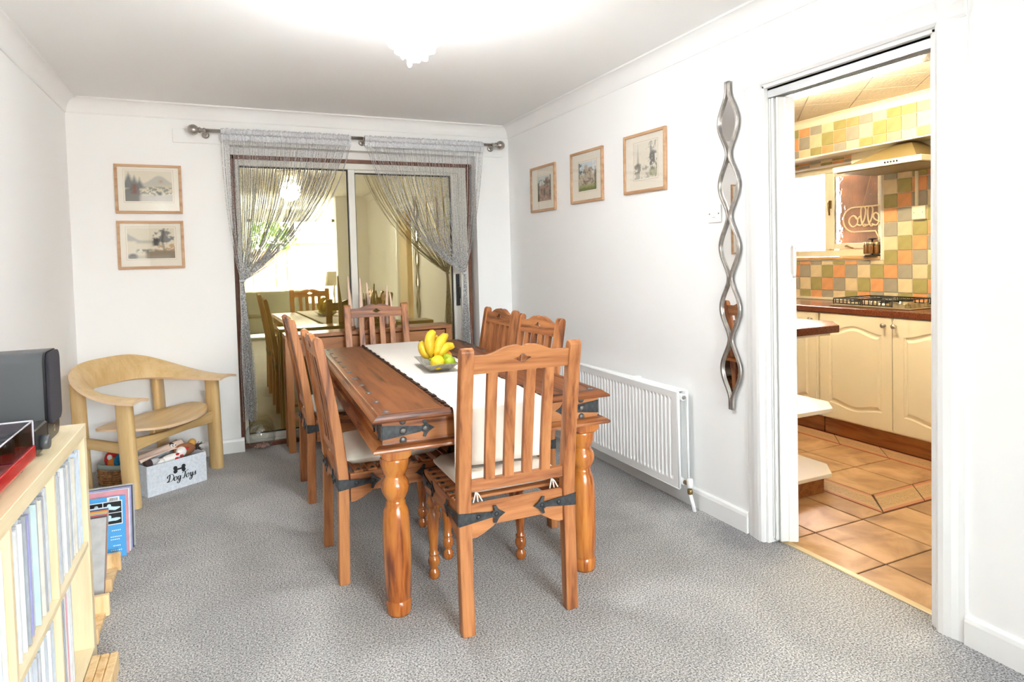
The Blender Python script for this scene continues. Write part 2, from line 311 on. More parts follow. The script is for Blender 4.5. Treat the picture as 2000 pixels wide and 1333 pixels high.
# ------------------------------------------------------------------ mesh helpers
class MB:
    def __init__(s): s.v = []; s.f = []; s.sm = []
    def add(s, vs, fs, smooth=False):
        k = len(s.v); s.v += [tuple(p) for p in vs]; s.f += [tuple(k+i for i in f) for f in fs]; s.sm += [smooth]*len(fs); return s
    def box(s, x0, x1, y0, y1, z0, z1):
        return s.add([(x0,y0,z0),(x1,y0,z0),(x1,y1,z0),(x0,y1,z0),(x0,y0,z1),(x1,y0,z1),(x1,y1,z1),(x0,y1,z1)],
                     [(0,3,2,1),(4,5,6,7),(0,1,5,4),(1,2,6,5),(2,3,7,6),(3,0,4,7)])
    def prism(s, poly, axis, a, b, smooth=False):
        """poly: 2d outline in the plane of the two other axes (cyclic order); extruded along axis from a to b"""
        def P(p, d):
            return {'x': (d, p[0], p[1]), 'y': (p[0], d, p[1]), 'z': (p[0], p[1], d)}[axis]
        n = len(poly); vs = [P(p, a) for p in poly]+[P(p, b) for p in poly]
        ar = sum(poly[i][0]*poly[(i+1) % n][1]-poly[(i+1) % n][0]*poly[i][1] for i in range(n))
        if axis == 'y': ar = -ar
        if b < a: ar = -ar
        fl = ar < 0
        k = len(s.v); s.v += vs
        def put(f, sm):
            s.f.append(tuple(k+i for i in (f[::-1] if fl else f))); s.sm.append(sm)
        put(tuple(range(n))[::-1], False); put(tuple(range(n, 2*n)), False)
        for i in range(n): put((i, (i+1) % n, n+(i+1) % n, n+i), smooth)
        return s
    def lathe(s, prof, c=(0, 0, 0), n=20, axis='z', cap=True):
        """prof: (radius, height) from bottom to top"""
        k = len(s.v)
        for (r, h) in prof:
            for i in range(n):
                a = 2*PI*i/n; p = (r*math.cos(a), r*math.sin(a), h)
                if axis == 'x': p = (p[2], p[0], p[1])
                elif axis == 'y': p = (p[1], p[2], p[0])
                s.v.append((c[0]+p[0], c[1]+p[1], c[2]+p[2]))
        for j in range(len(prof)-1):
            for i in range(n):
                s.f.append((k+j*n+i, k+j*n+(i+1) % n, k+(j+1)*n+(i+1) % n, k+(j+1)*n+i)); s.sm.append(True)
        if cap:
            if prof[0][0] > 1e-5: s.f.append(tuple(k+i for i in range(n))[::-1]); s.sm.append(False)
            if prof[-1][0] > 1e-5: s.f.append(tuple(k+(len(prof)-1)*n+i for i in range(n))); s.sm.append(False)
        return s
    def tube(s, pts, rad, n=8, cap=True, flat=None):
        pts = [Vector(p) for p in pts]; m = len(pts)
        rad = rad if isinstance(rad, (list, tuple)) else [rad]*m
        t0 = (pts[1]-pts[0]).normalized(); ref = Vector((0, 0, 1)) if abs(t0.z) < .9 else Vector((1, 0, 0))
        a = t0.cross(ref).normalized(); k = len(s.v)
        for j in range(m):
            t = (pts[min(j+1, m-1)]-pts[max(j-1, 0)]).normalized()
            a = (a-t*a.dot(t)).normalized(); b_ = t.cross(a)
            for i in range(n):
                th = 2*PI*i/n
                s.v.append(tuple(pts[j]+a*(rad[j]*math.cos(th))+b_*(rad[j]*math.sin(th))))
        for j in range(m-1):
            for i in range(n):
                s.f.append((k+j*n+i, k+j*n+(i+1) % n, k+(j+1)*n+(i+1) % n, k+(j+1)*n+i)); s.sm.append(n > 4)
        if cap:
            s.f.append(tuple(k+i for i in range(n))[::-1]); s.f.append(tuple(k+(m-1)*n+i for i in range(n))); s.sm += [False, False]
        return s
    def ball(s, c, r, n=12, m=8, sc=(1, 1, 1)):
        pr = [(max(r*math.sin(PI*j/m), 1e-6), -r*math.cos(PI*j/m)) for j in range(m+1)]
        k = len(s.v); s.lathe(pr, (0, 0, 0), n, cap=False)
        for i in range(k, len(s.v)):
            p = s.v[i]; s.v[i] = (c[0]+p[0]*sc[0], c[1]+p[1]*sc[1], c[2]+p[2]*sc[2])
        return s
    def xf(s, mt, k=0):
        for i in range(k, len(s.v)): s.v[i] = tuple(mt @ Vector(s.v[i]))
        return s
    def build(s, name, m, parent=None, bev=0, seg=1, auto=False):
        me = bpy.data.meshes.new(name); me.from_pydata(s.v, [], s.f)
        me.polygons.foreach_set('use_smooth', s.sm)
        if bev or auto:
            bm = bmesh.new(); bm.from_mesh(me)
            if auto: bmesh.ops.remove_doubles(bm, verts=bm.verts, dist=1e-5)
            if bev:
                ed = [e for e in bm.edges if len(e.link_faces) == 2 and e.calc_face_angle(0) > .6]
                bmesh.ops.bevel(bm, geom=ed, offset=bev, segments=seg, profile=.6, affect='EDGES', clamp_overlap=True)
            bm.to_mesh(me); bm.free()
        me.materials.append(W[m] if isinstance(m, str) else m)
        o = bpy.data.objects.new(name, me); C.objects.link(o)
        if parent is not None: o.parent = parent
        return o
def tag(o, label=None, cat=None, group=None, kind=None):
    if label: o['label'] = label
    if cat: o['category'] = cat
    if group: o['group'] = group
    if kind: o['kind'] = kind
    return o
def thing(name, label, cat, loc=(0, 0, 0), rz=0, group=None):
    o = bpy.data.objects.new(name, None); C.objects.link(o); o.location = loc; o.rotation_euler = (0, 0, rz); o.empty_display_size = .1
    return tag(o, label, cat, group)
def struct(o): o['kind'] = 'structure'; return o
def inst(name, src, parent=None, loc=(0, 0, 0), m=None):
    o = bpy.data.objects.new(name, src.data); C.objects.link(o); o.location = loc
    if parent is not None: o.parent = parent
    return o
def kids(o): return [c for c in bpy.data.objects if c.parent == o]
def copy_tree(o, parent=None, ch=None):
    c = o.copy(); C.objects.link(c)
    if parent is not None: c.parent = parent
    for k in kids(o): copy_tree(k, c)
    return c
def Bx(*a): return MB().box(*a)
rnd = random.Random(7)

# ------------------------------------------------------------------ room shell
DY0, DY1, DZ = 1.40, 2.17, 2.04            # kitchen doorway in the right wall
WT = .11                                   # thickness of that wall
OX0, OX1, OZ = .07, 1.885, 2.155           # patio door opening in the back wall
struct(Bx(XL-.1, XR+.06, YF-.1, YB+.25, -.1, 0).build('floor', 'carpet'))
struct(Bx(XL-.1, XR+WT, YF-.12, YB+.2, H, H+.1).build('ceiling', 'ceil'))
struct(Bx(XL-.1, XL, YF-.1, YB+.2, 0, H).build('wall_left', 'wall'))
wr = MB().box(XR, XR+WT, YF-.1, DY0, 0, H).box(XR, XR+WT, DY1, YB+.2, 0, H).box(XR, XR+WT, DY0, DY1, DZ, H)
struct(wr.build('wall_right', 'wall'))
wb = MB().box(XL-.1, OX0, YB, YB+.2, 0, H).box(OX1, XR, YB, YB+.2, 0, H).box(OX0, OX1, YB, YB+.2, OZ, H)
struct(wb.build('wall_back', 'wall'))
FX0, FX1, FZ0, FZ1 = .45, 2.08, .12, 2.22
struct(Bx(1.68, XR, -.80, -.62, 0, H).build('wall_light_block', 'wall'))  # pier added behind the camera to block window light on the near wall
wf = MB().box(XL-.1, FX0, YF-.1, YF, 0, H).box(FX1, XR+.05, YF-.1, YF, 0, H).box(FX0, FX1, YF-.1, YF, 0, FZ0).box(FX0, FX1, YF-.1, YF, FZ1, H)
struct(wf.build('wall_front', 'wall'))
# coving: concave quarter strip, mitred round the room
def coving(name, p0, p1, inx, iny, m='ceil', d=.072, h=.094, top=H):
    """run along p0-p1 (xy), (inx,iny) = direction into the room; ends mitred by d"""
    prof = [(0, -h), (.006, -h), (.006, -h+.004)]
    for i in range(9):
        a = PI/2*i/8; prof.append((d-(d-.008)*math.cos(a), -.008-(h-.014)*(1-math.sin(a))))
    prof += [(d, -.003), (d+.004, -.003), (d+.004, 0), (0, 0)]
    dx, dy = p1[0]-p0[0], p1[1]-p0[1]; L = math.hypot(dx, dy); dx /= L; dy /= L
    mb = MB(); vs = []; n = len(prof)
    for e, P in ((0, p0), (1, p1)):
        for (u, v) in prof:
            s = u if e == 0 else -u
            vs.append((P[0]+inx*u+dx*s, P[1]+iny*u+dy*s, top+v))
    cr = dx*iny-dy*inx
    fs = [(i, (i+1) % n, n+(i+1) % n, n+i) for i in range(n)]
    if cr > 0: fs = [f[::-1] for f in fs]
    mb.add(vs, fs, True)
    o = struct(mb.build(name, m)); 
    for p in o.data.polygons: p.use_smooth = True
    o.data.set_sharp_from_angle(angle=.6)
    return o
coving('trim_1', (XL, YB), (XR, YB), 0, -1)
coving('trim_2', (XR, YB), (XR, YF), -1, 0)
coving('trim_3', (XL, YF), (XL, YB), 1, 0)
# skirting boards
def base(name, poly): struct(poly.build(name, 'gloss'))
sk = lambda flip: [(0, 0), (.016, 0), (.016, .078), (.012, .092), (.004, .1), (0, .1)]
def skirt_y(name, x, inx, y0, y1): base(name, MB().prism([(x+inx*u, v) for u, v in sk(0)], 'y', y0, y1))
def skirt_x(name, y, iny, x0, x1): base(name, MB().prism([(y+iny*u, v) for u, v in sk(0)], 'x', x0, x1))
skirt_y('baseboard_left', XL, 1, YF, YB); skirt_y('baseboard_right', XR, -1, YF, DY0-.10); skirt_y('baseboard_right_far', XR, -1, DY1+.11, YB)
skirt_x('baseboard_back', YB, -1, XL, OX0+.02); skirt_x('baseboard_back_far', YB, -1, OX1, XR)
# batten board that carries the curtain pole
struct(Bx(-.275, 2.125, YB-.014, YB, 2.15, 2.244).build('trim_4', 'wall', bev=.002))
# kitchen doorway: architrave (moulded), jamb lining, folding door track
def arch_prof(t): # across the architrave width, t = offset from opening
    return [(0, 0), (0, .012), (.012, .02), (.03, .021), (.055, .018), (.075, .012), (.095, .009), (.1, .006), (.1, 0)]
ar = MB()
ar.prism([(XR-p, DY1+u+.004) for u, p in arch_prof(0)], 'z', 0, DZ+.09)
ar.prism([(XR-p, DY0-u-.004) for u, p in arch_prof(0)], 'z', 0, DZ+.09)
ar.prism([(XR-p, DZ+u*.85+.004) for u, p in arch_prof(0)], 'y', DY0-.103, DY1+.103)
struct(ar.build('trim_5', 'gloss'))
jl = MB().box(XR-.004, XR+WT+.004, DY0-.004, DY0+.012, 0, DZ).box(XR-.004, XR+WT+.004, DY1-.012, DY1+.004, 0, DZ).box(XR-.004, XR+WT+.004, DY0, DY1, DZ-.012, DZ+.002)
jl.box(XR+.004, XR+.03, DY0+.012, DY0+.022, 0, DZ-.01)
struct(jl.build('trim_6', 'gloss', bev=.0015))
struct(Bx(XR+.055, XR+.085, DY0, DY1, -.004, .006).build('trim_7', plain('pale_brass_threshold', (.62, .52, .33), .35, .3), bev=.002))
# concertina door folded back against the far jamb
d2 = thing('door_2', None, None, (0, 0, 0)); struct(d2)
tr = MB().box(XR+.018, XR+.024, DY0+.012, DY1-.012, 1.988, 2.028).box(XR+.068, XR+.074, DY0+.012, DY1-.012, 1.988, 2.028).box(XR+.018, XR+.074, DY0+.012, DY1-.012, 2.020, 2.028)
tr.build('door_track', 'trackmetal', d2)
def leaf(p0, p1, t, name='door_leaf'):
    a = Vector((p0[0], p0[1], 0)); b_ = Vector((p1[0], p1[1], 0)); d = (b_-a).normalized(); n = Vector((-d.y, d.x, 0))*t/2
    q = [a-n, b_-n, b_+n, a+n]
    return MB().prism([(v.x, v.y) for v in q], 'z', .018, 1.985).build(name, 'pvc', d2, bev=.003)
leaf((2.200, 2.153), (2.258, 2.150), .008); leaf((2.258, 2.146), (2.200, 2.140), .008)
leaf((2.200, 2.136), (2.262, 2.130), .008); leaf((2.262, 2.124), (2.204, 2.114), .010)
l5 = leaf((2.210, 2.116), (2.244, 2.100), .010); l6 = leaf((2.236, 2.102), (2.272, 2.080), .016)
hd = MB()
ang = math.atan2(-.026, .048)
k = 0; hd.tube([(0, 0, 0), (0, -.018, .012), (0, -.022, .06), (0, -.018, .118), (0, 0, .13)], [.007, .006, .0065, .006, .007], 8)
hd.box(-.008, .008, -.004, .004, -.02, .012).box(-.008, .008, -.004, .004, .118, .15)
hd.xf(Matrix.Translation((2.256, 2.078, 1.20)) @ Matrix.Rotation(ang, 4, 'Z') @ Matrix.Diagonal((1, 1, 1.1, 1)))
hd.build('door_handle', 'pvc', d2)

# ------------------------------------------------------------------ patio door (back wall)
d1 = thing('door_1', None, None); struct(d1)
yb0, yb1 = YB+.095, YB+.15
f = MB().box(OX0, OX0+.03, yb0, yb1, .03, 2.10).box(1.832, OX1-.02, yb0, yb1, .03, 2.10).box(OX0, OX1, yb0, yb1, 2.068, 2.10).box(OX0, OX1, YB+.05, yb1, 0, .028)
f.build('timber_subframe', 'brownfix', d1, bev=.003)
Bx(OX0, OX1, yb0+.01, yb1-.005, 2.1002, OZ).build('head_infill', 'gloss', d1)
f = MB().box(OX0+.03, .125, yb0-.01, yb1, .028, 2.068).box(1.765, 1.832, yb0-.01, yb1, .028, 2.068).box(.125, 1.765, yb0-.01, yb1, 2.022, 2.068).box(.125, 1.765, yb0-.01, yb1, .028, .085)
f.box(.125, 1.765, yb0-.016, yb0-.01, .050, .056)
f.build('outer_frame', 'alu', d1, bev=.003)
f = MB().box(.885, .935, yb0+.0, yb0+.022, .085, 2.022).box(1.705, 1.765, yb0, yb0+.022, .085, 2.022).box(.935, 1.705, yb0, yb0+.022, 2.0, 2.022).box(.935, 1.705, yb0, yb0+.022, .085, .12)
f.build('sliding_leaf_frame', 'alu', d1, bev=.003)
g = MB()
for (a, b_, c_, d_) in ((.125, .885, .085, 2.022), (.935, 1.705, .12, 2.0)):
    t = .007; yy = yb0+.024
    g.box(a, a+t, yy, yy+.008, c_, d_).box(b_-t, b_, yy, yy+.008, c_, d_).box(a, b_, yy, yy+.008, d_-t, d_).box(a, b_, yy, yy+.008, c_, c_+t)
g.build('glazing_gasket', 'rubber', d1)
Bx(.125, .885, yb0+.030, yb0+.034, .085, 2.022).build('glass_pane', 'pane', d1)
Bx(.935, 1.705, yb0+.030, yb0+.034, .12, 2.0).build('glass_pane', 'pane', d1)
h = MB().box(1.722, 1.752, yb0-.014, yb0, .94, 1.20)
h.tube([(1.737, yb0-.012, 1.10), (1.737, yb0-.05, 1.09), (1.735, yb0-.05, 1.0)], .008, 8)
h.build('door_handle', 'blackpl', d1, bev=.003)
# dim lean-to behind the patio glass
struct(MB().box(-.4, 2.5, 5.36, 5.46, 0, 2.5).box(-.5, -.4, YB+.2, 5.46, 0, 2.5).box(2.4, 2.5, YB+.2, 5.46, 0, 2.5).box(-.5, 2.5, YB+.2, 5.46, 2.5, 2.6).build('wall_lean_to', plain('khaki_lean_to_wall', (.72, .60, .30), .8)))
struct(Bx(-.5, 2.5, YB+.25, 5.46, -.1, 0).build('floor_lean_to', plain('khaki_lean_to_floor', (.42, .38, .28), .8)))

# ------------------------------------------------------------------ front window and garden (daylight; seen mirrored in the glass)
w2 = thing('window_2', None, None); struct(w2)
f = MB().box(FX0, FX0+.06, YF-.08, YF-.02, FZ0, FZ1).box(FX1-.06, FX1, YF-.08, YF-.02, FZ0, FZ1).box(FX0, FX1, YF-.08, YF-.02, FZ1-.06, FZ1).box(FX0, FX1, YF-.08, YF-.02, FZ0, FZ0+.06)
f.box(1.225, 1.305, YF-.08, YF-.02, FZ0+.06, FZ1-.06)
f.build('window_frame', 'pvc', w2, bev=.003)
for a, b_ in ((FX0+.06, 1.225), (1.305, FX1-.06)): Bx(a, b_, YF-.055, YF-.05, FZ0+.06, FZ1-.06).build('glass_pane', 'winglass', w2)
struct(Bx(-8, 12, -14, YF-.12, -.12, -.02).build('ground', 'paving'))
fn = thing('garden_fence', 'pale brown board fence across the garden outside the front window', 'fence', (0, -9.5, 0))
for i in range(34):
    o = Bx(-.14, .14, -.012, .012, 0, 1.75).build('board', 'fence', fn); o.location = (-4.5+i*.3, rnd.uniform(-.01, .01), rnd.uniform(-.03, .03))
for z in (.4, 1.4): Bx(-4.6, 5.6, -.06, -.012, z, z+.08).build('rail', 'fence', fn)
sd = thing('garden_shed', 'pale timber garden shed with a pitched roof by the fence', 'shed', (2.9, -8.2, 0))
for i in range(12): o = Bx(-1.1, 1.1, -.9, .9, 0, .15).build('board', 'fence', sd); o.location = (0, 0, i*.155)
MB().prism([(-1.25, 1.85), (1.25, 1.85), (0, 2.6)], 'y', -1, 1).build('roof', 'brownfix', sd)
bu = thing('garden_bush', 'green leafy bush rising behind the garden fence', 'bush', (1.2, -10.5, 0))
lb = MB()
for i in range(900):
    a = rnd.uniform(0, 2*PI); q = rnd.uniform(-1, 1); rr = rnd.uniform(.6, 1.0); s_ = math.sqrt(1-q*q)
    c_ = Vector((math.cos(a)*s_*rr*.9, math.sin(a)*s_*rr*.6, 1.7+q*rr*1.3)); d_ = Vector((rnd.uniform(-1, 1), rnd.uniform(-1, 1), rnd.uniform(-1, 1))).normalized()*.1
    e_ = d_.orthogonal().normalized()*.05
    lb.add([c_-d_, c_+e_, c_+d_, c_-e_], [(0, 1, 2, 3)])
tag(lb.build('leaves', 'leaf', bu), kind='stuff'); MB().tube([(0, 0, 0), (0, 0, 1.8)], [.08, .05], 8).build('trunk', 'brownfix', bu)

# ------------------------------------------------------------------ kitchen shell
K, KB, KH = 4.45, 4.21, 2.344
struct(Bx(XR+.06, K+.1, .2, 5.3, -.1, -.005).build('floor_kitchen', plain('brown_floor_grout', (.07, .035, .018), .8)))
struct(Bx(XR+WT, K+.2, .2, 5.4, KH+.004, KH+.1).build('ceiling_kitchen', 'kwall'))
struct(MB().box(XR+WT, K+.2, .1, .2, 0, KH).build('wall_kitchen_near', 'kwall')); struct(Bx(XR+WT, K+.2, 5.3, 5.4, 0, KH).build('wall_kitchen_end', 'kwall'))
KWY0, KWY1, KWZ0, KWZ1 = 3.272, 4.75, 1.245, 1.992
kw = MB().box(K, K+.16, .2, KWY0, 0, KH).box(K, K+.16, KWY1, 5.3, 0, KH).box(K, K+.16, KWY0, KWY1, 0, KWZ0).box(K, K+.16, KWY0, KWY1, KWZ1, KH)
kwo = struct(kw.build('wall_kitchen_far', 'grout'))
sfo = struct(Bx(KB, K, .2, 5.3, 2.055, KH).build('wall_kitchen_soffit', 'grout'))
tl = {}
def tile_obj(c, dy, dz):
    key = (c, round(dy, 4), round(dz, 4))
    if key not in tl:
        g = .0022
        tl[key] = Bx(-.006, 0, g-dy/2, dy/2-g, g-dz/2, dz/2-g).build('tile', 't%d' % c, None, bev=.0018)
        o = tl[key]; return o
    return inst('tile', tl[key])
def put_tile(par, x, y0, y1, z0, z1, c):
    o = tile_obj(c, y1-y0, z1-z0); o.parent = par; o.location = (x-rnd.uniform(0, .0012), (y0+y1)/2, (z0+z1)/2)
PY, PZ = .1108, .1035
for i in range(-2, 17):
    ya = 4.025-PY*i; yb_ = ya-PY
    for k_ in range(-9, 4):
        zb = 1.2-PZ*k_; za = zb-PZ                       # k_=0: row 1.099..1.2
        c = (i+1+k_) % 4
        lo, hi, y0, y1 = max(za, .925), min(zb, 2.05), yb_, ya
        if hi-lo < .012: continue
        if y1 > KWY0+.01 and hi > KWZ0-.012 and lo < KWZ1+.012:      # trim round the window
            if y0 < KWY0-.03: y1 = KWY0-.012
            elif lo < KWZ0-.03 and hi > KWZ0-.012: hi = KWZ0-.012
            elif hi > KWZ1+.02 and lo < KWZ1+.012: lo = KWZ1+.012
            else: continue
        put_tile(kwo, K, y0, y1, lo, hi, c)
for i in range(-4, 16):
    ya = 3.805-.1085*i; yb_ = ya-.1085
    for k_, (za, zb) in enumerate(((2.217, 2.286), (2.118, 2.217), (2.058, 2.118))):
        put_tile(sfo, KB, yb_, ya, za, zb, (i+k_) % 4)
coving('trim_8', (KB, 5.3), (KB, .3), -1, 0, 'hoodlight', .055, .06, KH)
tm = MB().box(K-.012, K+.004, KWY0-.012, KWY0, KWZ0-.012, KWZ1+.012).box(K-.012, K+.004, KWY0, KWY1, KWZ0-.012, KWZ0).box(K-.012, K+.004, KWY0, KWY1, KWZ1, KWZ1+.012)
tm.box(KB-.012, KB, .3, 5.3, 2.046, 2.056)
struct(tm.build('trim_9', 'pvc', bev=.002))
# diagonal polystyrene ceiling tiles, clipped to the ceiling edge
def clip(poly, x0, x1, y0, y1):
    for ax, lim, sg in ((0, x0, 1), (0, x1, -1), (1, y0, 1), (1, y1, -1)):
        out = []
        for i in range(len(poly)):
            a, b_ = poly[i], poly[(i+1) % len(poly)]; da, db = sg*(a[ax]-lim), sg*(b_[ax]-lim)
            if da >= 0: out.append(a)
            if da*db < 0: t = da/(da-db); out.append((a[0]+(b_[0]-a[0])*t, a[1]+(b_[1]-a[1])*t))
        poly = out
        if len(poly) < 3: return []
    return poly
kc = bpy.data.objects['ceiling_kitchen']; u_ = Vector((.68, .733)); v_ = Vector((.733, -.68)); tp = .319; g = .003
W['ctile'] = plain('textured_ceiling_tile', (.70, .64, .52), .9, bump=.9, bscale=55)
for i in range(-9, 9):
    for j in range(-9, 9):
        q = []
        for a, b_ in ((i*tp+g, j*tp+g), ((i+1)*tp-g, j*tp+g), ((i+1)*tp-g, (j+1)*tp-g), (i*tp+g, (j+1)*tp-g)):
            p = Vector((4.137, 3.291))+u_*(a+.1)+v_*b_; q.append((p.x, p.y))
        q = clip(q, XR+WT+.002, KB-.003, .9, 4.3)
        if q:
            MB().prism(q, 'z', KH-.004, KH+.004).build('ceiling_tile', 'ctile', kc)
# floor tiles
kf = bpy.data.objects['floor_kitchen']
def ftile(x0, x1, y0, y1, m='ftile'):
    g = .0036
    o = Bx(x0+g, x1-g, y0+g, y1-g, -.006, 0).build('floor_tile', m, kf, bev=.0022)
for x0, x1 in ((2.262, 2.448), (2.448, 2.77)):
    for j in range(-4, 6): ftile(x0, x1, 1.787+.3545*j-.0, 1.787+.3545*(j+1))
for j in range(2):
    pass
for j in range(1, 5): ftile(2.77, 2.926, 2.145+.3545*(j-1), 2.145+.3545*j)
for i in range(4):
    for j in range(-4, 1):
        x0 = 2.77+.3225*i; ftile(x0, min(x0+.3225, 3.905), 2.145+.3545*(j-1), 2.145+.3545*j)
for i in range(2):
    for j in range(6): ftile(3.092+.3215*i, 3.092+.3215*(i+1), 2.338+.3545*j, 2.338+.3545*(j+1))
def border(q, across):
    """parallelogram tile with a printed band; across = value 0..1 at each corner, split into strips so the band is smooth"""
    mb = MB(); mb.add([(x, y, 0) for x, y in q]+[(x, y, -.006) for x, y in q], [(0, 1, 2, 3), (0, 4, 5, 1), (1, 5, 6, 2), (2, 6, 7, 3), (3, 7, 4, 0)])
    o = mb.build('border_tile', 'border', kf)
    at = o.data.attributes.new('band', 'FLOAT', 'POINT'); at.data.foreach_set('value', list(across)*2)
    return o
g = .004
def strip_y(x0, x1, ya, yb_, sk0, sk1):     # strip running along y with slanted ends
    border([(x0+g, ya+g), (x1-g, ya+sk0+g), (x1-g, yb_+sk1-g), (x0+g, yb_-g)], (0, 1, 1, 0))
def strip_x(y0, y1, xa, xb, sk0, sk1):
    border([(xa+g, y0+g), (xb-g, y0+g), (xb+sk1-g, y1-g), (xa+sk0+g, y1-g)], (0, 0, 1, 1))
strip_y(2.926, 3.092, 2.15, 2.52, .183, .183); strip_y(2.926, 3.092, 2.52, 2.87, .183, .183); strip_y(2.926, 3.092, 2.87, 3.22, .183, .183)
strip_x(2.15, 2.338, 2.926+.008, 3.255, .166, .166); strip_x(2.15, 2.338, 3.255, 3.58, .166, .166)
for k_ in range(-1, 5): strip_y(3.736, 3.905, 2.355+.3535*k_, 2.355+.3535*(k_+1), .18, .18)
# kitchen window
w1 = thing('window_1', None, None); struct(w1)
xw = K+.06; zt, zb = 1.945, 1.318
f = MB().box(xw, xw+.06, KWY0, KWY0+.03, KWZ0+.02, KWZ1).box(xw, xw+.06, KWY0, KWY1, 1.945, KWZ1).box(xw, xw+.06, KWY0, KWY1, KWZ0+.02, 1.318).box(xw, xw+.06, 3.775, 3.825, 1.318, 1.945).box(xw, xw+.06, 4.7, KWY1, 1.318, 1.945)
f.build('window_frame', 'hoodlight', w1, bev=.004)
f = MB().box(xw-.02, xw+.01, 3.715, 3.775, 1.325, 1.94).box(xw-.02, xw+.01, 3.30, 3.33, 1.325, 1.94).box(xw-.02, xw+.01, 3.33, 3.715, 1.905, 1.94).box(xw-.02, xw+.01, 3.33, 3.715, 1.325, 1.368)
f.build('casement', 'hoodlight', w1, bev=.004)
Bx(xw+.03, xw+.034, 3.825, 4.7, 1.318, 1.945).build('glass_pane', 'ripple', w1); Bx(xw-.008, xw-.004, 3.33, 3.715, 1.368, 1.905).build('glass_pane', 'ripple', w1)
h = MB().box(xw-.034, xw-.02, 3.738, 3.756, 1.655, 1.72).tube([(xw-.04, 3.747, 1.715), (xw-.052, 3.745, 1.70), (xw-.05, 3.738, 1.60)], [.008, .009, .006], 8)
h.build('window_handle', 'brass', w1)
MB().tube([(xw-.026, 3.61, 1.345), (xw-.035, 3.59, 1.35), (xw-.03, 3.56, 1.335), (xw-.024, 3.54, 1.328)], .006, 6).build('window_stay', 'brass', w1)
struct(Bx(K-.02, xw+.0, KWY0, KWY1, KWZ0-.004, KWZ0+.018).build('trim_10', wood('sill_wood', (.42, .2, .06), (.6, .36, .15), (.72, .5, .25), axis='y'), bev=.003))
struct(Bx(K+.16, 14, -2, 12, -.12, -.02).build('ground_side', 'paving'))
struct(Bx(7.4, 7.6, -2, 12, -.1, 5.2).build('wall_sky_screen', plain('pink_brick_sky_screen', (.50, .36, .30), .8, noise=.2, nscale=3)))  # house wall added to hold back sky light at the kitchen window
# what stands outside that window: a brown timber wall close by
struct(MB().box(K+.27, K+.37, 2.3, 3.86, 0, 2.8).box(K+.161, K+.27, 2.3, 3.86, 2.2, 2.3).build('wall_outside', 'brick'))  # small top cap added to keep light out of the gap

# ------------------------------------------------------------------ dining table
TA = -.035
tb = thing('dining_table', 'long dark sheesham dining table with iron corner straps and fat turned legs', 'table', (.970, 3.300, 0), TA)
TW, TL, TZ = .958, 2.06, .762
hw, hl = TW/2, TL/2
pw = (TW-.10)/4                                                  # four boards inside a moulded frame
for i in range(4):
    o = Bx(-pw/2+.0008, pw/2-.0008, -hl+.05, hl-.05, TZ-.026, TZ).build('plank', 'top_y', tb, bev=.0012); o.location = (-hw+.05+pw*(i+.5), 0, -.0006*(i % 2))
W['apron_x2'] = wood('sheesham_end_moulding', *st, axis='x', rough=.4, coat=0, spec=.3)
def two_grain(o, second='apron_y'):                              # grain runs along each side of a moulded ring
    o.data.materials.append(W[second]); n = len(o.data.polygons)//4
    for i_, p_ in enumerate(o.data.polygons): p_.material_index = (i_//n) % 2
def ring(prof, hx, hy):                                          # moulded ring; prof = (outset, z), closed section
    mb = MB(); n = len(prof); vs = []
    for sx, sy in ((-1, -1), (1, -1), (1, 1), (-1, 1)):
        for u, z in prof: vs.append((sx*(hx+u), sy*(hy+u), z))
    fs = []
    for c in range(4):
        for i in range(n): fs.append((c*n+i, ((c+1) % 4)*n+i, ((c+1) % 4)*n+(i+1) % n, c*n+(i+1) % n))
    return mb.add(vs, fs, False)
two_grain(ring([(-.05, TZ-.026), (0, TZ-.026), (.002, TZ-.020), (-.004, TZ-.014), (-.014, TZ-.008), (-.022, TZ-.001), (-.028, TZ), (-.05, TZ)], hw, hl).build('top_moulding', 'apron_x2', tb), 'top_y')
ins = .038
for nm, b_, m_ in (('apron', (-hw+ins, hw-ins, -hl+ins, -hl+ins+.025), 'apron_x'), ('apron', (-hw+ins, hw-ins, hl-ins-.025, hl-ins), 'apron_x'),
                   ('apron', (-hw+ins, -hw+ins+.025, -hl+ins+.025, hl-ins-.025), 'apron_y'), ('apron', (hw-ins-.025, hw-ins, -hl+ins+.025, hl-ins-.025), 'apron_y')):
    Bx(*b_, .652, TZ-.026).build(nm, m_, tb)
two_grain(ring([(-.07, .626), (-.002, .626), (.002, .632), (.0, .638), (-.010, .645), (-.022, .652), (-.07, .652)], hw, hl).build('lower_moulding', 'apron_x', tb))
lp = [(.042, 0), (.046, .01), (.047, .05), (.044, .054), (.044, .058), (.047, .062), (.050, .16), (.052, .28), (.050, .36), (.045, .395), (.036, .412), (.037, .418), (.036, .424), (.033, .43), (.042, .444), (.050, .462), (.052, .48), (.048, .498), (.038, .514), (.037, .52), (.040, .526), (.043, .532), (.050, .55), (.053, .575), (.053, .585), (.05, .588)]
lx, ly = hw-.088, hl-.088
for sx in (-1, 1):
    for sy in (-1, 1):
        o = MB().lathe(lp, (0, 0, 0), 28).build('leg', 'leg_z', tb); o.location = (sx*lx, sy*ly, 0)
        b_ = MB().prism([(-.055, .626), (-.055, .60), (-.035, .586), (.035, .586), (.055, .60), (.055, .626)], 'y', -.055, .055).build('leg_block', 'leg_z', o, bev=.004)
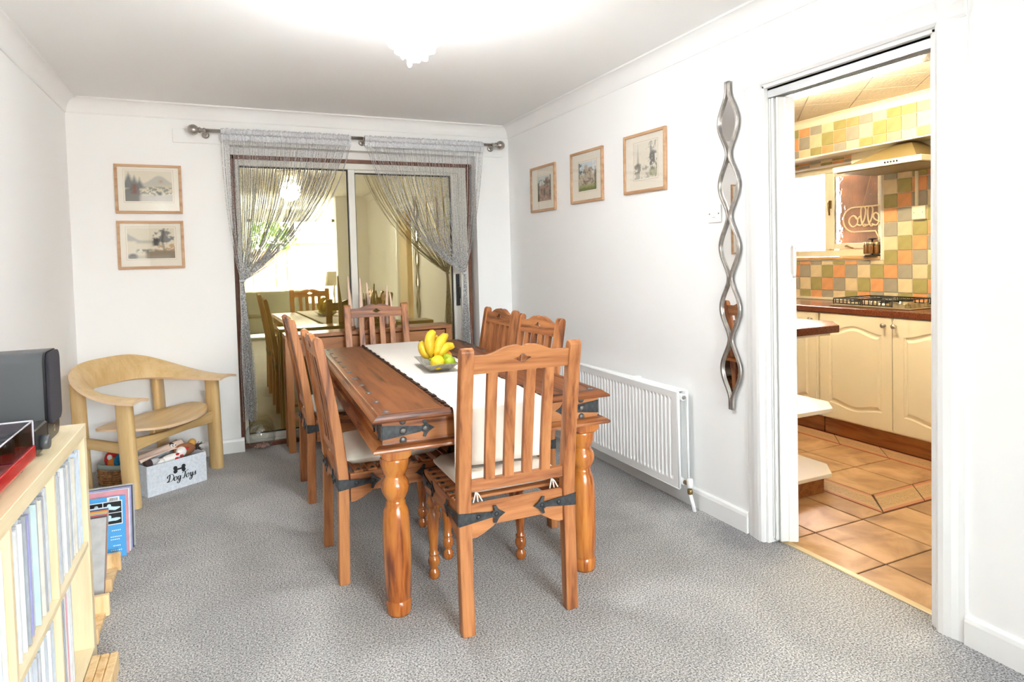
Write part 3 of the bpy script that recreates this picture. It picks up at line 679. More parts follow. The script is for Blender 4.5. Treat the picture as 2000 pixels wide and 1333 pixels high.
def strap_mesh(L=.20, w0=.052, w1=.022, t=.004):
    """tapered iron strap with a fleur tip; lies in the x-z plane facing -y, starts at x=0"""
    mb = MB()
    mb.prism([(0, -w0/2), (L*.70, -w1/2), (L*.70, w1/2), (0, w0/2)], 'y', -t, 0)
    x = L*.70
    mb.prism([(x, -.008), (x+.012, -.014), (x+.008, -.030), (x+.018, -.032), (x+.026, -.018), (x+.032, -.012), (x+.052, 0), (x+.032, .012), (x+.026, .018), (x+.018, .032), (x+.008, .030), (x+.012, .014), (x, .008)], 'y', -t-.001, 0)
    return mb
def stud_mesh(r=.0135, h=.006): return MB().lathe([(r, 0), (r, .001), (r*.8, h*.7), (r*.4, h), (0.0005, h*1.05)], n=12)
stp = strap_mesh().build('iron_strap', 'iron', tb); st_used = [False]
std = None
def place(src, name, par, mt):
    o = bpy.data.objects.new(name, src.data); C.objects.link(o); o.parent = par; o.matrix_local = mt; return o
RX = Matrix.Rotation(PI/2, 4, 'X')      # +z -> -y
first = True
stud0 = stud_mesh().build('stud', 'stud', tb); stud0.matrix_local = Matrix.Translation((-hw+.02, -hl+.03, TZ-.002))
zc = .693
for sx in (-1, 1):
    for sy in (-1, 1):
        for side in (0, 1):
            # matrix that puts the strap (x along, -y outward) on the apron face
            if side == 0: X = Vector((-sx, 0, 0)); Yv = Vector((0, -sy, 0)); P = Vector((sx*(hw-ins), sy*(hl-ins), zc))
            else: X = Vector((0, -sy, 0)); Yv = Vector((-sx, 0, 0)); P = Vector((sx*(hw-ins), sy*(hl-ins), zc))
            Zv = Vector((0, 0, 1))
            mt = Matrix(((X.x, Yv.x, Zv.x, P.x), (X.y, Yv.y, Zv.y, P.y), (X.z, Yv.z, Zv.z, P.z), (0, 0, 0, 1)))
            if first: stp.matrix_local = mt; first = False
            else: place(stp, 'iron_strap', tb, mt)
            for (u, v) in ((.075, 0), (.075, .035), (.075, -.035), (.158, 0)):
                place(stud0, 'stud', tb, Matrix.Translation(P+X*u+Zv*v-Yv*(.0045 if v == 0 else 0)) @ (Matrix(((X.x, Zv.x, -Yv.x, 0), (X.y, Zv.y, -Yv.y, 0), (X.z, Zv.z, -Yv.z, 0), (0, 0, 0, 1))) @ Matrix.Diagonal((1, 1, 1, 1))))
ys = [-hl+.045+.19*i for i in range(11)]
for sx in (-1, 1):
    for y in ys: place(stud0, 'stud', tb, Matrix.Translation((sx*(hw-.058), y+.02, TZ-.001)))
for x in (-.16, .16): place(stud0, 'stud', tb, Matrix.Translation((x, -hl+.065, TZ-.001)) @ Matrix.Diagonal((1.3, 1.3, 1, 1)))
stud0.matrix_local = Matrix.Translation((0, hl-.065, TZ-.001))

# ------------------------------------------------------------------ dining chairs
def make_chair():
    t = thing('dining_chair', '', 'chair')
    t['group'] = 'sheesham dining chairs round the table'
    hx = .2025; pwid = .0235
    def yc(z):                                                    # centre line of the rear post (y), back at -y
        if z < .42: return -.235+.010*(z/.42)
        q = (z-.42)/.595; return -.225-.085*q**1.35
    zs = [0, .2, .36, .45, .55, .65, .75, .85, .94, .985]
    dep = lambda z: .021 if z < .5 else .021-.003*(z-.5)/.5
    for s in (-1, 1):
        fr = [(yc(z)+dep(z), z) for z in zs]; bk = [(yc(z)-dep(z), z) for z in zs]
        cap_ = [(yc(1.0)+.018*math.cos(a), .995+.02*math.sin(a)) for a in (.3, .9, PI/2, PI-.9, PI-.3)]
        poly = bk[::-1][::-1]
        outline = fr+cap_+bk[::-1]
        o = MB().prism(outline, 'x', -pwid, pwid).build('back_post', 'chair_z', t, bev=.003); o.location = (s*hx, 0, 0)
    # crest rail: shaped top edge with a small cut-out
    def crest_top(x):
        a = abs(x)/.18
        if a < .05: return 1.006
        if a < .22: return 1.014-.004*abs(a-.14)/.08
        if a < .75:
            q = (a-.22)/.53; return .985+.026*(.5+.5*math.cos(PI*q))
        return .985
    n = 36; xs = [-.1795+.359*i/n for i in range(n+1)]
    mb = MB(); vs = []; fs = []
    th = .011
    # strips above and below the hole: top edge - hole top, hole bottom - bottom edge
    def htop(x):
        a = abs(x); 
        if a >= .032: return .966
        return np.interp(a, [0, .008, .014, .032], [.983, .979, .9705, .9668])
    def hbot(x):
        a = abs(x)
        if a >= .032: return .966
        return np.interp(a, [0, .017, .032], [.950, .957, .9652])
    xs = sorted(set(xs+[-.032, -.017, -.014, -.008, 0, .008, .014, .017, .032]))
    yb_ = lambda z: yc(z)
    def strip(lo, hi, sel):
        vs = []; k0 = 0
        xx = [x for x in xs if sel(x)]
        for x in xx:
            for z in (lo(x), hi(x)):
                for d in (-th, th): vs.append((x, yb_(z)+d, z))
        fs = []
        for i in range(len(xx)-1):
            a = 4*i; b_ = a+4
            fs += [(a, b_, b_+2, a+2), (a+1, a+3, b_+3, b_+1), (a+2, b_+2, b_+3, a+3), (a, a+1, b_+1, b_)]
        fs += [(0, 2, 3, 1), (4*(len(xx)-1), 4*(len(xx)-1)+1, 4*(len(xx)-1)+3, 4*(len(xx)-1)+2)]
        mb.add(vs, fs)
    strip(htop, crest_top, lambda x: True); strip(lambda x: .922, hbot, lambda x: True)
    mb.build('crest_rail', 'chair_x', t)
    zs2 = [.535, .62, .70, .78, .86, .925]
    for i in range(4):
        x = -.179+.359*(i+1)/5
        fr = [(yc(z)+.010, z) for z in zs2]; bk = [(yc(z)-.010, z) for z in zs2]
        o = MB().prism(fr+bk[::-1], 'x', -.0185, .0185).build('back_slat', 'chair_z', t, bev=.0015); o.location = (x, 0, 0)
    y0 = yc(.52); Bx(-.1795, .1795, y0-.012, y0+.012, .502, .54).build('lower_rail', 'chair_x', t, bev=.002)
    # seat rails with scrolled brackets at the rear
    def rail_poly(L, rear=True, front=True):
        p = [(-L, .452), (-L, .335 if rear else .37)]
        if rear: p += [(-L+.02, .335), (-L+.045, .345), (-L+.075, .362), (-L+.083, .366), (-L+.09, .372)]
        if front: p += [(L-.09, .372), (L-.083, .366), (L-.075, .362), (L-.045, .345), (L-.02, .335), (L, .335), (L, .452)]
        else: p += [(L, .37), (L, .452)]
        return p
    MB().prism(rail_poly(.179), 'y', -.236, -.214).build('rear_rail', 'chair_x', t, bev=.0015)
    MB().prism([(-.2, .452), (-.2, .372), (.2, .372), (.2, .452)], 'y', .218, .24).build('front_rail', 'chair_x', t, bev=.0015)
    for s in (-1, 1):
        pl = rail_poly(.205, True, False)
        o = MB().prism([(u+.005, v) for u, v in pl], 'x', -.012, .012).build('side_rail', 'chair_y', t, bev=.0015); o.location = (s*.209, 0, 0)
    lg = [(.017, 0), (.021, .008), (.0225, .02), (.021, .032), (.014, .040), (.0145, .046), (.020, .053), (.0245, .068), (.0245, .078), (.019, .093), (.015, .098), (.021, .101), (.021, .106), (.016, .112), (.0175, .14), (.022, .19), (.0255, .235), (.0245, .265), (.018, .287), (.0145, .292), (.019, .298), (.0235, .312), (.024, .325), (.019, .342), (.013, .348), (.021, .362), (.024, .372)]
    for s in (-1, 1):
        o = MB().lathe(lg, n=18).build('front_leg', 'leg_z', t); o.location = (s*.195, .215, 0)
        Bx(-.024, .024, -.024, .024, .372, .452).build('leg_block', 'chair_z', o, bev=.002)
    for i in range(7):
        o = Bx(-.221, .221, -.019, .019, .452, .462).build('seat_slat', 'chair_x', t, bev=.002); o.location = (0, -.165+.058*i, 0)
    sp = strap_mesh(.17, .046, .02, .003)
    s0 = None; q0 = None
    for sx in (-1, 1):
        for sy in (-1, 1):
            for side in (0, 1):
                yr = -.237 if sy < 0 else .240
                xr = .2265 if sy < 0 else .2215
                yr2 = -.2465 if sy < 0 else .242
                if side == 0: X = Vector((-sx, 0, 0)); Yv = Vector((0, -sy, 0)); P = Vector((sx*xr, yr2, .412))
                else: X = Vector((0, -sy, 0)); Yv = Vector((-sx, 0, 0)); P = Vector((sx*xr, yr2, .412))
                Z = Vector((0, 0, 1))
                mt = Matrix(((X.x, Yv.x, 0, P.x), (X.y, Yv.y, 0, P.y), (0, 0, 1, P.z), (0, 0, 0, 1)))
                if s0 is None: s0 = sp.build('iron_strap', 'iron', t); s0.matrix_local = mt
                else: place(s0, 'iron_strap', t, mt)
                for u in (.07, .138):
                    m2 = Matrix.Translation(P+X*u-Yv*.003) @ Matrix(((X.x, 0, -Yv.x, 0), (X.y, 0, -Yv.y, 0), (0, 1, 0, 0), (0, 0, 0, 1)))
                    if q0 is None: q0 = stud_mesh(.009, .005).build('stud', 'iron', t); q0.matrix_local = m2
                    else: place(q0, 'stud', t, m2)
    for s in (-1, 1):
        for i in range(7):
            place(q0, 'stud', t, Matrix.Translation((s*.208, -.165+.058*i, .4615)))
    return t
def make_cushion():
    t = thing('seat_cushion', '', 'cushion'); t['group'] = 'cream cushions on the dining chairs'
    mb = MB(); nx, ny = 14, 14; vs = []
    ax, ay = .196, .205
    def sq(u): return math.copysign(abs(u)**.9, u)
    for lay in (1, -1):
        for j in range(ny+1):
            for i in range(nx+1):
                u, v = -1+2*i/nx, -1+2*j/ny
                e = (1-abs(u)**7)**.5*(1-abs(v)**7)**.5
                rr = .992-.03*(abs(u)**8*abs(v)**8)
                vs.append((u*ax*rr, v*ay*rr, lay*(.004+.029*e)+(.004*math.sin(5*u+2*v) if lay > 0 else 0)))
    fs = []; q = (nx+1)*(ny+1)
    for j in range(ny):
        for i in range(nx):
            a = j*(nx+1)+i; fs.append((a, a+1, a+nx+2, a+nx+1)); fs.append((q+a, q+a+nx+1, q+a+nx+2, q+a+1))
    bd = [i for i in range(nx+1)]+[(j+1)*(nx+1)-1 for j in range(1, ny+1)]+[ny*(nx+1)+i for i in range(nx-1, -1, -1)]+[j*(nx+1) for j in range(ny-1, 0, -1)]
    for i in range(len(bd)):
        a, b_ = bd[i], bd[(i+1) % len(bd)]; fs.append((a, q+a, q+b_, b_))
    mb.add(vs, fs, True); mb.build('cover', 'cushion', t)
    pk = MB()
    for s in (-1, 1):
        for d in (-.018, 0, .016): pk.tube([(s*.15, -.2, -.012), (s*.15+d*.4, -.213, -.02), (s*.15+d, -.222, -.042)], .0025, 5)
    pk.build('tie', 'cushion', t)
    return t
ch0 = make_chair(); cu0 = make_cushion()
chairs = [((.9315, 2.345), -.02, 'dining chair at the head of the table, its slatted back turned to the viewer', 'cream cushion tied to the chair at the near head of the table'),
          ((.632, 2.900), -PI/2+.01, 'dining chair beside the front corner leg on the table side facing the lounge chair', 'cream cushion on the chair beside the table corner nearest the record shelf'),
          ((.628, 3.905), -PI/2+.0, 'dining chair on the lounge chair side, next to the sideboard leg', 'cream cushion on the side chair next to the sideboard, towards the lounge chair'),
          ((1.160, 2.975), PI/2+.06, 'dining chair on the radiator side, the one closer to the kitchen door', 'cream cushion on the radiator side chair closer to the kitchen door'),
          ((1.195, 3.590), PI/2+.02, 'dining chair on the radiator side, the one closer to the patio door', 'cream cushion on the radiator side chair closer to the patio door'),
          ((.972, 4.372), PI-.03, 'dining chair at the far end of the table in front of the sideboard', 'cream cushion on the chair in front of the sideboard')]
for i, ((x, y), rz, la, lc) in enumerate(chairs):
    a = ch0 if i == 0 else copy_tree(ch0); b_ = cu0 if i == 0 else copy_tree(cu0)
    a.location = (x, y, 0); a.rotation_euler = (0, 0, rz); a['label'] = la
    b_.location = (x+.004*math.sin(rz), y, .4985); b_.rotation_euler = (0, 0, rz+.012*(-1)**i); b_['label'] = lc

# ------------------------------------------------------------------ runner
rn = thing('table_runner', 'cream ribbed cotton table runner with dark scalloped edge, hanging over the near table end', 'runner', (.970, 3.300, 0), TA)
x0, x1 = -.19, .178
mb = MB(); pts = []
for i in range(81):                                               # along the table top from the far end
    y = hl-.0-.2-(2*hl-.2-.012)*i/80 if False else hl-.01-(2*hl-.004)*i/80
    pts.append((y, TZ+.0035+.0012*math.sin(i*1.9)+.0008*math.sin(i*.73)))
ye = pts[-1][0]
pts += [(ye-.008, TZ+.001), (ye-.012, TZ-.008)]
for i in range(1, 11): pts.append((ye-.013-.004*math.sin(i*.5), TZ-.008-.021*i))
vs = []; fs = []; ncol = 13
for j, (y, z) in enumerate(pts):
    for i in range(ncol):
        vs.append((x0+(x1-x0)*i/(ncol-1), y+(.0018*math.sin(i*1.3) if z < TZ-.02 else 0), z+(.0006*math.sin(i*2.1+j) if z > TZ else 0)))
for j in range(len(pts)-1):
    for i in range(ncol-1): a = j*ncol+i; fs.append((a, a+ncol, a+ncol+1, a+1))
o = MB().add(vs, fs, True).build('cloth', 'runner', rn)
so_ = o.modifiers.new('s', 'SOLIDIFY'); so_.thickness = .0016; so_.offset = 1
for nm, xx, sg in (('scalloped_edge', x0, -1), ('scalloped_edge', x1, 1)):
    mb = MB(); n = 44
    for i in range(n):
        ya = hl-.02-(2*hl-.05)*i/n; yb_ = hl-.02-(2*hl-.05)*(i+1)/n; z = TZ+.001
        poly = [(xx, ya), (xx+sg*.004, ya), (xx+sg*.014, ya*.5+yb_*.5+.012), (xx+sg*.014, ya*.5+yb_*.5-.004), (xx+sg*.004, yb_), (xx, yb_)]
        mb.prism(poly, 'z', z, z+.004+.004*(i % 3 == 0))
    mb.build(nm, 'runneredge', rn)

# ------------------------------------------------------------------ sideboard against the patio door
sb = thing('sideboard', 'honey oak console sideboard with two drawers and a lower shelf by the patio door', 'sideboard', (.968, 4.86, 0))
SW, SD, SZ = .604, .115, .822
Bx(-SW, SW, -SD, SD, SZ-.026, SZ).build('top', 'side_x', sb, bev=.002)
for sx in (-1, 1):
    for sy in (-1, 1):
        o = Bx(-.024, .024, -.021, .021, 0, SZ-.0262).build('leg', 'side_z', sb, bev=.002); o.location = (sx*(SW-.026), sy*(SD-.023), 0)
MB().box(-SW+.05, SW-.05, SD-.03, SD-.012, .66, SZ-.027).box(-SW+.016, -SW+.036, -SD+.044, SD-.044, .66, SZ-.027).box(SW-.036, SW-.016, -SD+.044, SD-.044, .66, SZ-.027).box(-SW+.05, SW-.05, -SD+.008, SD-.03, .655, .66).build('drawer_carcass', 'side_x', sb, bev=.001)
for s in (-1, 1):
    o = Bx(-.272, .272, -SD+.006, -SD+.024, .664, .787).build('drawer', 'side_x', sb, bev=.003); o.location = (s*.2755, 0, 0)
Bx(-SW+.05, SW-.05, -SD+.012, SD-.012, .215, .237).build('lower_shelf', 'side_x', sb, bev=.002)
for s in (-1, 1): o = Bx(-.011, .011, -SD+.046, SD-.046, .20, .255).build('side_rail', 'side_y', sb, bev=.002); o.location = (s*(SW-.026), 0, 0)

def candle(x, y, zt, rb, lean, label):
    t = thing('taper_candle', label, 'candle', (x, y, SZ+.0003)); t['group'] = 'blush cone candles on the sideboard'
    t.rotation_euler = (0, lean, 0); h_ = zt-SZ
    MB().lathe([(rb, .012), (rb*.98, .04), (rb*.26, h_-.012), (rb*.15, h_-.004), (.0008, h_)], n=14).build('wax', 'candle', t)
    MB().lathe([(rb*1.25, 0), (rb*1.3, .004), (rb*1.12, .012), (rb*1.12, .022), (rb*1.0, .024)], n=16).build('cup', 'candlewood', t)
candle(.845, 4.87, 1.215, .021, -.055, 'tall pink cone candle leaning against the dark door mullion, leftmost of five')
candle(.915, 4.86, 1.20, .021, -.02, 'tall pink cone candle just right of the white door mullion')
candle(.985, 4.88, 1.165, .021, -.075, 'pink cone candle beside the black reed sticks, middle of the five')
candle(1.095, 4.87, 1.140, .019, .05, 'pink cone candle tilting right, left one of the right-hand pair')
candle(1.150, 4.86, 1.085, .018, -.085, 'shortest pink cone candle tilting left, rightmost of five')
rd = thing('reed_diffuser', 'small dark reed diffuser with black sticks standing between two cone candles', 'diffuser', (.950, 4.815, SZ))
MB().lathe([(.022, 0), (.024, .004), (.024, .055), (.016, .066), (.009, .070), (.009, .09), (.011, .092)], n=18).build('bottle', 'candlewood', rd)
for dx, dy in ((-.028, .004), (-.012, .01), (.012, -.004), (.032, .006), (0, .015)):
    MB().tube([(0, 0, .02), (dx, dy, .265)], .0021, 6).build('reed', 'blackpl', rd)
# ------------------------------------------------------------------ glass globe on the floor
gb = thing('glass_globe', 'round clear glass bowl standing on the carpet under the string curtain', 'bowl', (.197, 4.985, 0))
pr = [(.0005, .004)]+[(.104*math.sin(a), .103-.101*math.cos(a)) for a in np.linspace(.35, 2.62, 26)]+[(.053, .1915), (.056, .194)]
MB().lathe(pr, n=40, cap=False).build('glass', 'globe', gb)
pb = MB(); 
for i in range(60):
    a = rnd.uniform(0, 2*PI); q = .05*math.sqrt(rnd.random()); pb.ball((q*math.cos(a), q*math.sin(a), .014+rnd.uniform(0, .012)+q*q*2), rnd.uniform(.004, .007), 6, 4)
tag(pb.build('pebbles', plain('pink_glass_pebble', (.62, .34, .30), .3, noise=.5, nscale=40), gb), kind='stuff')

# ------------------------------------------------------------------ curtain pole and string curtains
PYY, PZL, PZR = 4.895, 2.226, 2.236
def pz(x): return PZL+(PZR-PZL)*(x+.148)/(2.224)
cp = thing('curtain_pole', 'brushed nickel curtain pole with ball finials over the patio door', 'curtain pole', (0, PYY, 0))
MB().tube([(-.10, 0, pz(-.1)), (.97, 0, pz(.97))], .0125, 14).build('pole', 'steel', cp)
MB().tube([(.97, 0, pz(.97)), (2.03, 0, pz(2.03))], .0105, 14).build('pole', 'steel', cp)
for s, x in ((-1, -.148), (1, 2.076)):
    mb = MB().ball((0, 0, 0), .036, 20, 14)
    mb.lathe([(.015, .03), (.02, .036), (.02, .044), (.014, .047), (.014, .06), (.018, .063), (.018, .07), (.013, .074)], n=16, axis='x')
    if s > 0: mb.xf(Matrix.Rotation(PI, 4, 'Z'))
    o = mb.build('finial', 'steel', cp); o.location = (x, 0, pz(x))
for x in (-.075, .975, 2.012):
    mb = MB().tube([(0, 0, -.016), (0, .045, -.026), (0, YB-.0145-PYY, -.02)], .007, 8).lathe([(.024, 0), (.024, .006), (.01, .01)], (0, 0, 0), 16, 'y')
    for i in range(len(mb.v)-16*3, len(mb.v)): p = mb.v[i]; mb.v[i] = (p[0], YB-.0145-PYY-p[1], p[2]-.02)
    mb.tube([(0, -.014, 0), (0, -.012, -.014), (0, 0, -.018), (0, .012, -.014), (0, .014, 0)], .005, 6)
    o = mb.build('bracket', 'steel', cp); o.location = (x, 0, pz(x))
mb = MB()
for a in np.linspace(0, 2*PI, 13)[:-1]: pass
mb.tube([(.945+.006*math.sin(a), 0, pz(.945)-.014-.006+.008*math.cos(a)) for a in np.linspace(0, 2*PI, 13)], .0015, 5); mb.build('ring', 'steel', cp)
def string_curtain(label, xa, xb, tie, tail_z, side, nst, seed):
    rr = random.Random(seed)
    t = thing('string_curtain', label, 'curtain', (0, PYY, 0)); t['group'] = 'silver string curtains at the patio door'
    # gathered heading: ruffled sleeve round the pole
    mb = MB(); n = 150; prof = []
    for i in range(n+1):
        x = xa+(xb-xa)*i/n; r = .0185+.004*math.sin(i*1.7+math.sin(i*.31)*3)+rr.uniform(-.0015, .0015); row = []
        for a in np.linspace(-PI*.5, PI*1.5, 15)[:-1]:
            row.append((x+rr.uniform(-.001, .001), r*math.cos(a), pz(x)+r*math.sin(a)*1.15))
        row2 = [(x, .004+.003*math.sin(i*2.1), pz(x)-.021-.02), ]
        prof.append(row)
    vs = [p for r in prof for p in r]; m = 14; fs = []
    for i in range(n):
        for j in range(m): a = i*m+j; b_ = i*m+(j+1) % m; fs.append((a, b_, b_+m, a+m))
    mb.add(vs, fs, True)
    # skirt of the heading below the pole
    vs = []; 
    for i in range(n+1):
        x = xa+(xb-xa)*i/n
        for z in (0, -.02, -.042): vs.append((x, .005*math.sin(i*1.7+math.sin(i*.31)*3)+.002*math.sin(i*.9)*(z < -.01), pz(x)-.018+z))
    fs = [(i*3+j, (i+1)*3+j, (i+1)*3+j+1, i*3+j+1) for i in range(n) for j in range(2)]
    mb.add(vs, fs, True)
    mb.build('heading', 'heading', t)
    sm = MB(); tx, tz = tie
    for k_ in range(nst):
        u = (k_+rr.random())/nst; x0 = xa+(xb-xa)*u; z0 = pz(x0)-.05
        yo = rr.uniform(-.012, .012)
        far = abs(x0-tx)
        e = rr.gauss(0, 1)
        # most strings hang in a curve down to the tie
        cx = tx+(x0-tx)*(.80+.05*e if far > .12 else .95); cz = tz+(z0-tz)*(.36+.05*rr.random())
        tx_ = tx+rr.uniform(-.009, .009); P = []; bow = rr.uniform(.8, 1.2)*.05*(.3 if far < .1 else .5); yt = rr.uniform(-.012, .012)
        for q in np.linspace(0, 1, 13):
            x = (1-q)**2*x0+2*q*(1-q)*cx+q*q*tx_; z = (1-q)**2*z0+2*q*(1-q)*cz+q*q*tz
            y = yo*(1-q)+bow*math.sin(PI*q)-.01*q
            P.append((x, y, z))
        # loops that sag a little below the tie before they are caught up
        w_ = rr.gauss(0, .018); dz = tail_z+abs(rr.gauss(0, .05))
        for q in np.linspace(.08, 1, 9):
            P.append((tx_+w_*min(1, q*1.6)+side*.02*q, -.01+yt*min(1, q*2), tz+(dz-tz)*q))
        sm.tube(P, .00155, 3, cap=False)
    tag(sm.build('strings', 'string', t), kind='stuff')
    kn = MB()
    for a in range(3): kn.tube([(tx+.017*math.cos(b_), -.008+.016*math.sin(b_), tz+.002+.005*(a-1)) for b_ in np.linspace(0, 2*PI, 15)], .0035, 6)
    kn.build('tie', 'heading', t)
string_curtain('silver string curtain tied back low beside the lounge chair, its fringe reaching the glass globe', .018, .885, (.115, 1.205), .22, 1, 105, 3)
string_curtain('silver string curtain tied back in front of the black patio door handle', .985, 1.925, (1.735, 1.205), .30, 0, 95, 5)

# ------------------------------------------------------------------ framed prints
def paint(kind, nx=90, ny=64):
    rg = np.random.default_rng(kind*7+1)
    X, Y = np.meshgrid(np.linspace(0, 1, nx), np.linspace(0, 1, ny))          # Y up
    def fbm(sx, sy, s=0):
        out = np.zeros_like(X); amp = .5
        for o_ in range(4):
            gx, gy = int(sx*2**o_)+2, int(sy*2**o_)+2
            gr = rg.random((gy, gx)); fx, fy = X*(gx-1.001), Y*(gy-1.001); ix, iy = fx.astype(int), fy.astype(int); ux, uy = fx-ix, fy-iy
            out += amp*((gr[iy, ix]*(1-ux)+gr[iy, ix+1]*ux)*(1-uy)+(gr[iy+1, ix]*(1-ux)+gr[iy+1, ix+1]*ux)*uy); amp *= .5
        return out
    n1, n2 = fbm(5, 4), fbm(14, 12)
    img = np.ones((ny, nx, 3))*np.array((.74, .68, .55))
    def lay(mask, col, a=1.): img[:] = img*(1-(mask*a)[..., None])+np.array(col)*(mask*a)[..., None]
    st = lambda v: np.clip(v*14+.5, 0, 1)
    if kind == 0:      # ink landscape: pines, bridge, far hill
        lay(st(.55+.28*np.exp(-((X-.72)/.22)**2)+.03*n1-Y)*st(Y-.45), (.45, .43, .38), .8)
        lay(st(.50-.1*n1-Y+.1*X)*st(Y-.3), (.62, .55, .38), .7)
        lay(st(n2-.47)*st(.34-np.abs(Y-.36)-.22)*st(X-.1), (.16, .17, .15), .8)
        for cx, h_ in ((.08, .95), (.2, .86), (.31, .78)): lay(st((h_-Y)*.32-np.abs(X-cx)-.03*n2)*st(Y-.42), (.14, .15, .15), .95)
        lay(st(.42-Y+.2*(n2-.5))*st(.33-X), (.09, .09, .09), .85); lay(st(.05-np.abs(X-.2))*st(.16-np.abs(Y-.4)), (.18, .07, .05))
        lay(st(.1-np.hypot((X-.72), (Y-.26)*1.2)+.25*(n2-.5)), (.10, .11, .12), .9)
        lay(st(.2-Y+.1*(n1-.5))*st(X-.3), (.55, .53, .5), .7); lay(st(.02-np.abs(X-.86))*st(Y-.4)*0, (0, 0, 0))
        lay(st(.035-np.abs(X-.76)+.0*Y)*st(.04-np.abs(Y-.66)), (.45, .2, .1), .7)
    elif kind == 1:    # ink lake with trees and a hut
        lay(st(.80-.9*X-Y+.05*n1)*st(Y-.58), (.42, .41, .38), .85); lay(st(.05-np.abs(Y-.56+.02*n1))*st(X-.18)*st(.6-X), (.40, .39, .34), .7)
        lay(st(.17-np.hypot(X-.8, (Y-.72)*.9)+.55*(n2-.5)), (.17, .18, .19), .85); lay(st(.012-np.abs(X-.755-.02*np.sin(Y*8)))*st(Y-.2), (.07, .06, .05))
        lay(st(.07-np.abs(X-.6))*st(.14-np.abs(Y-.55))*st(n2-.35), (.05, .05, .05), .9)
        lay(st(.28-Y+.18*(n2-.5))*st(X-.38), (.22, .17, .11), .85); lay(st(.12-np.abs(Y-.36))*st(.2-np.abs(X-.85))*st(n2-.5), (.5, .3, .14), .8)
        lay(st(.10-np.hypot(X-.10, Y-.06)), (.08, .08, .09), .95); lay(st(.10-Y)*st(X-.02)*st(.9-X), (.38, .36, .32), .4)
        lay(st(.05-np.abs(Y-.25))*st(.14-np.abs(X-.32))*st(n2-.42), (.15, .15, .14), .8)
    elif kind == 2:    # tinted engraving: stone manor with tower among trees
        img[:] = np.array((.62, .66, .62)); lay(st(.3-Y), (.42, .26, .17)); lay(st(n2-.5)*st(.32-Y), (.2, .13, .08), .7)
        lay(st(.66-.15*np.abs(X-.5)-Y)*st(Y-.25)*st(X-.15), (.38, .22, .14)); lay(st(.13-np.abs(X-.72))*st(.92-Y)*st(Y-.25), (.36, .22, .15))
        lay(st(n2-.52)*st(.85-Y)*st(Y-.2)*st(X-.1), (.09, .06, .04), .85); lay(st(.08-np.abs(X-.5))*st(.5-Y)*st(Y-.2), (.07, .06, .04), .8)
        lay(st(.12-X+.2*(n1-.5))*st(.75-Y), (.10, .10, .05), .9); lay(st(X-.93)*st(Y-.15), (.07, .07, .05), .9)
    elif kind == 3:    # tinted engraving: castle-like house
        img[:] = np.array((.60, .66, .68)); lay(st(n1-.5)*st(Y-.5), (.78, .76, .70), .8)
        lay(st(.24-Y), (.32, .34, .12)); lay(st(.62-.1*n1-Y)*st(Y-.2), (.52, .44, .32)); lay(st(.09-np.abs(X-.42))*st(.9-Y)*st(Y-.2), (.46, .38, .28)); lay(st(.15-np.abs(X-.62))*st(.78-Y)*st(Y-.2), (.50, .41, .30))
        lay(st(n2-.5)*st(.78-Y)*st(Y-.2), (.15, .12, .09), .8); lay(st(.13-X+.5*(n2-.5))*st(Y-.5), (.10, .13, .09), .9); lay(st(X-.9)*st(.7-Y), (.12, .12, .08), .8)
        lay(st(.1-Y+.1*(n2-.5)), (.12, .15, .05), .8)
    else:              # pen drawing: church spire and town street
        img[:] = np.array((.76, .70, .58)); lay(st((.80-Y)*.10-np.abs(X-.17))*st(Y-.25), (.30, .27, .22), .9); lay(st(.45-Y-.3*np.abs(X-.16))*st(Y-.15)*st(.32-X)*st(n2-.42), (.22, .2, .16), .9)
        lay(st(X-.64)*st(.80-.2*n1-Y)*st(Y-.2)*st(n2-.44), (.13, .12, .11), .9); lay(st(.02-np.abs(X-.74))*st(Y-.3), (.16, .15, .14), .8); lay(st(n2-.58)*st(X-.55)*st(Y-.55), (.2, .2, .18), .6)
        lay(st(.06-np.abs(Y-.3))*st(n2-.47), (.28, .25, .2), .8); lay(st(.16-Y)*st(n2-.5), (.34, .33, .28), .7); lay(st(.1-np.abs(Y-.14))*st(X-.66), (.28, .28, .12), .6)
    return np.clip(img, 0, 1)
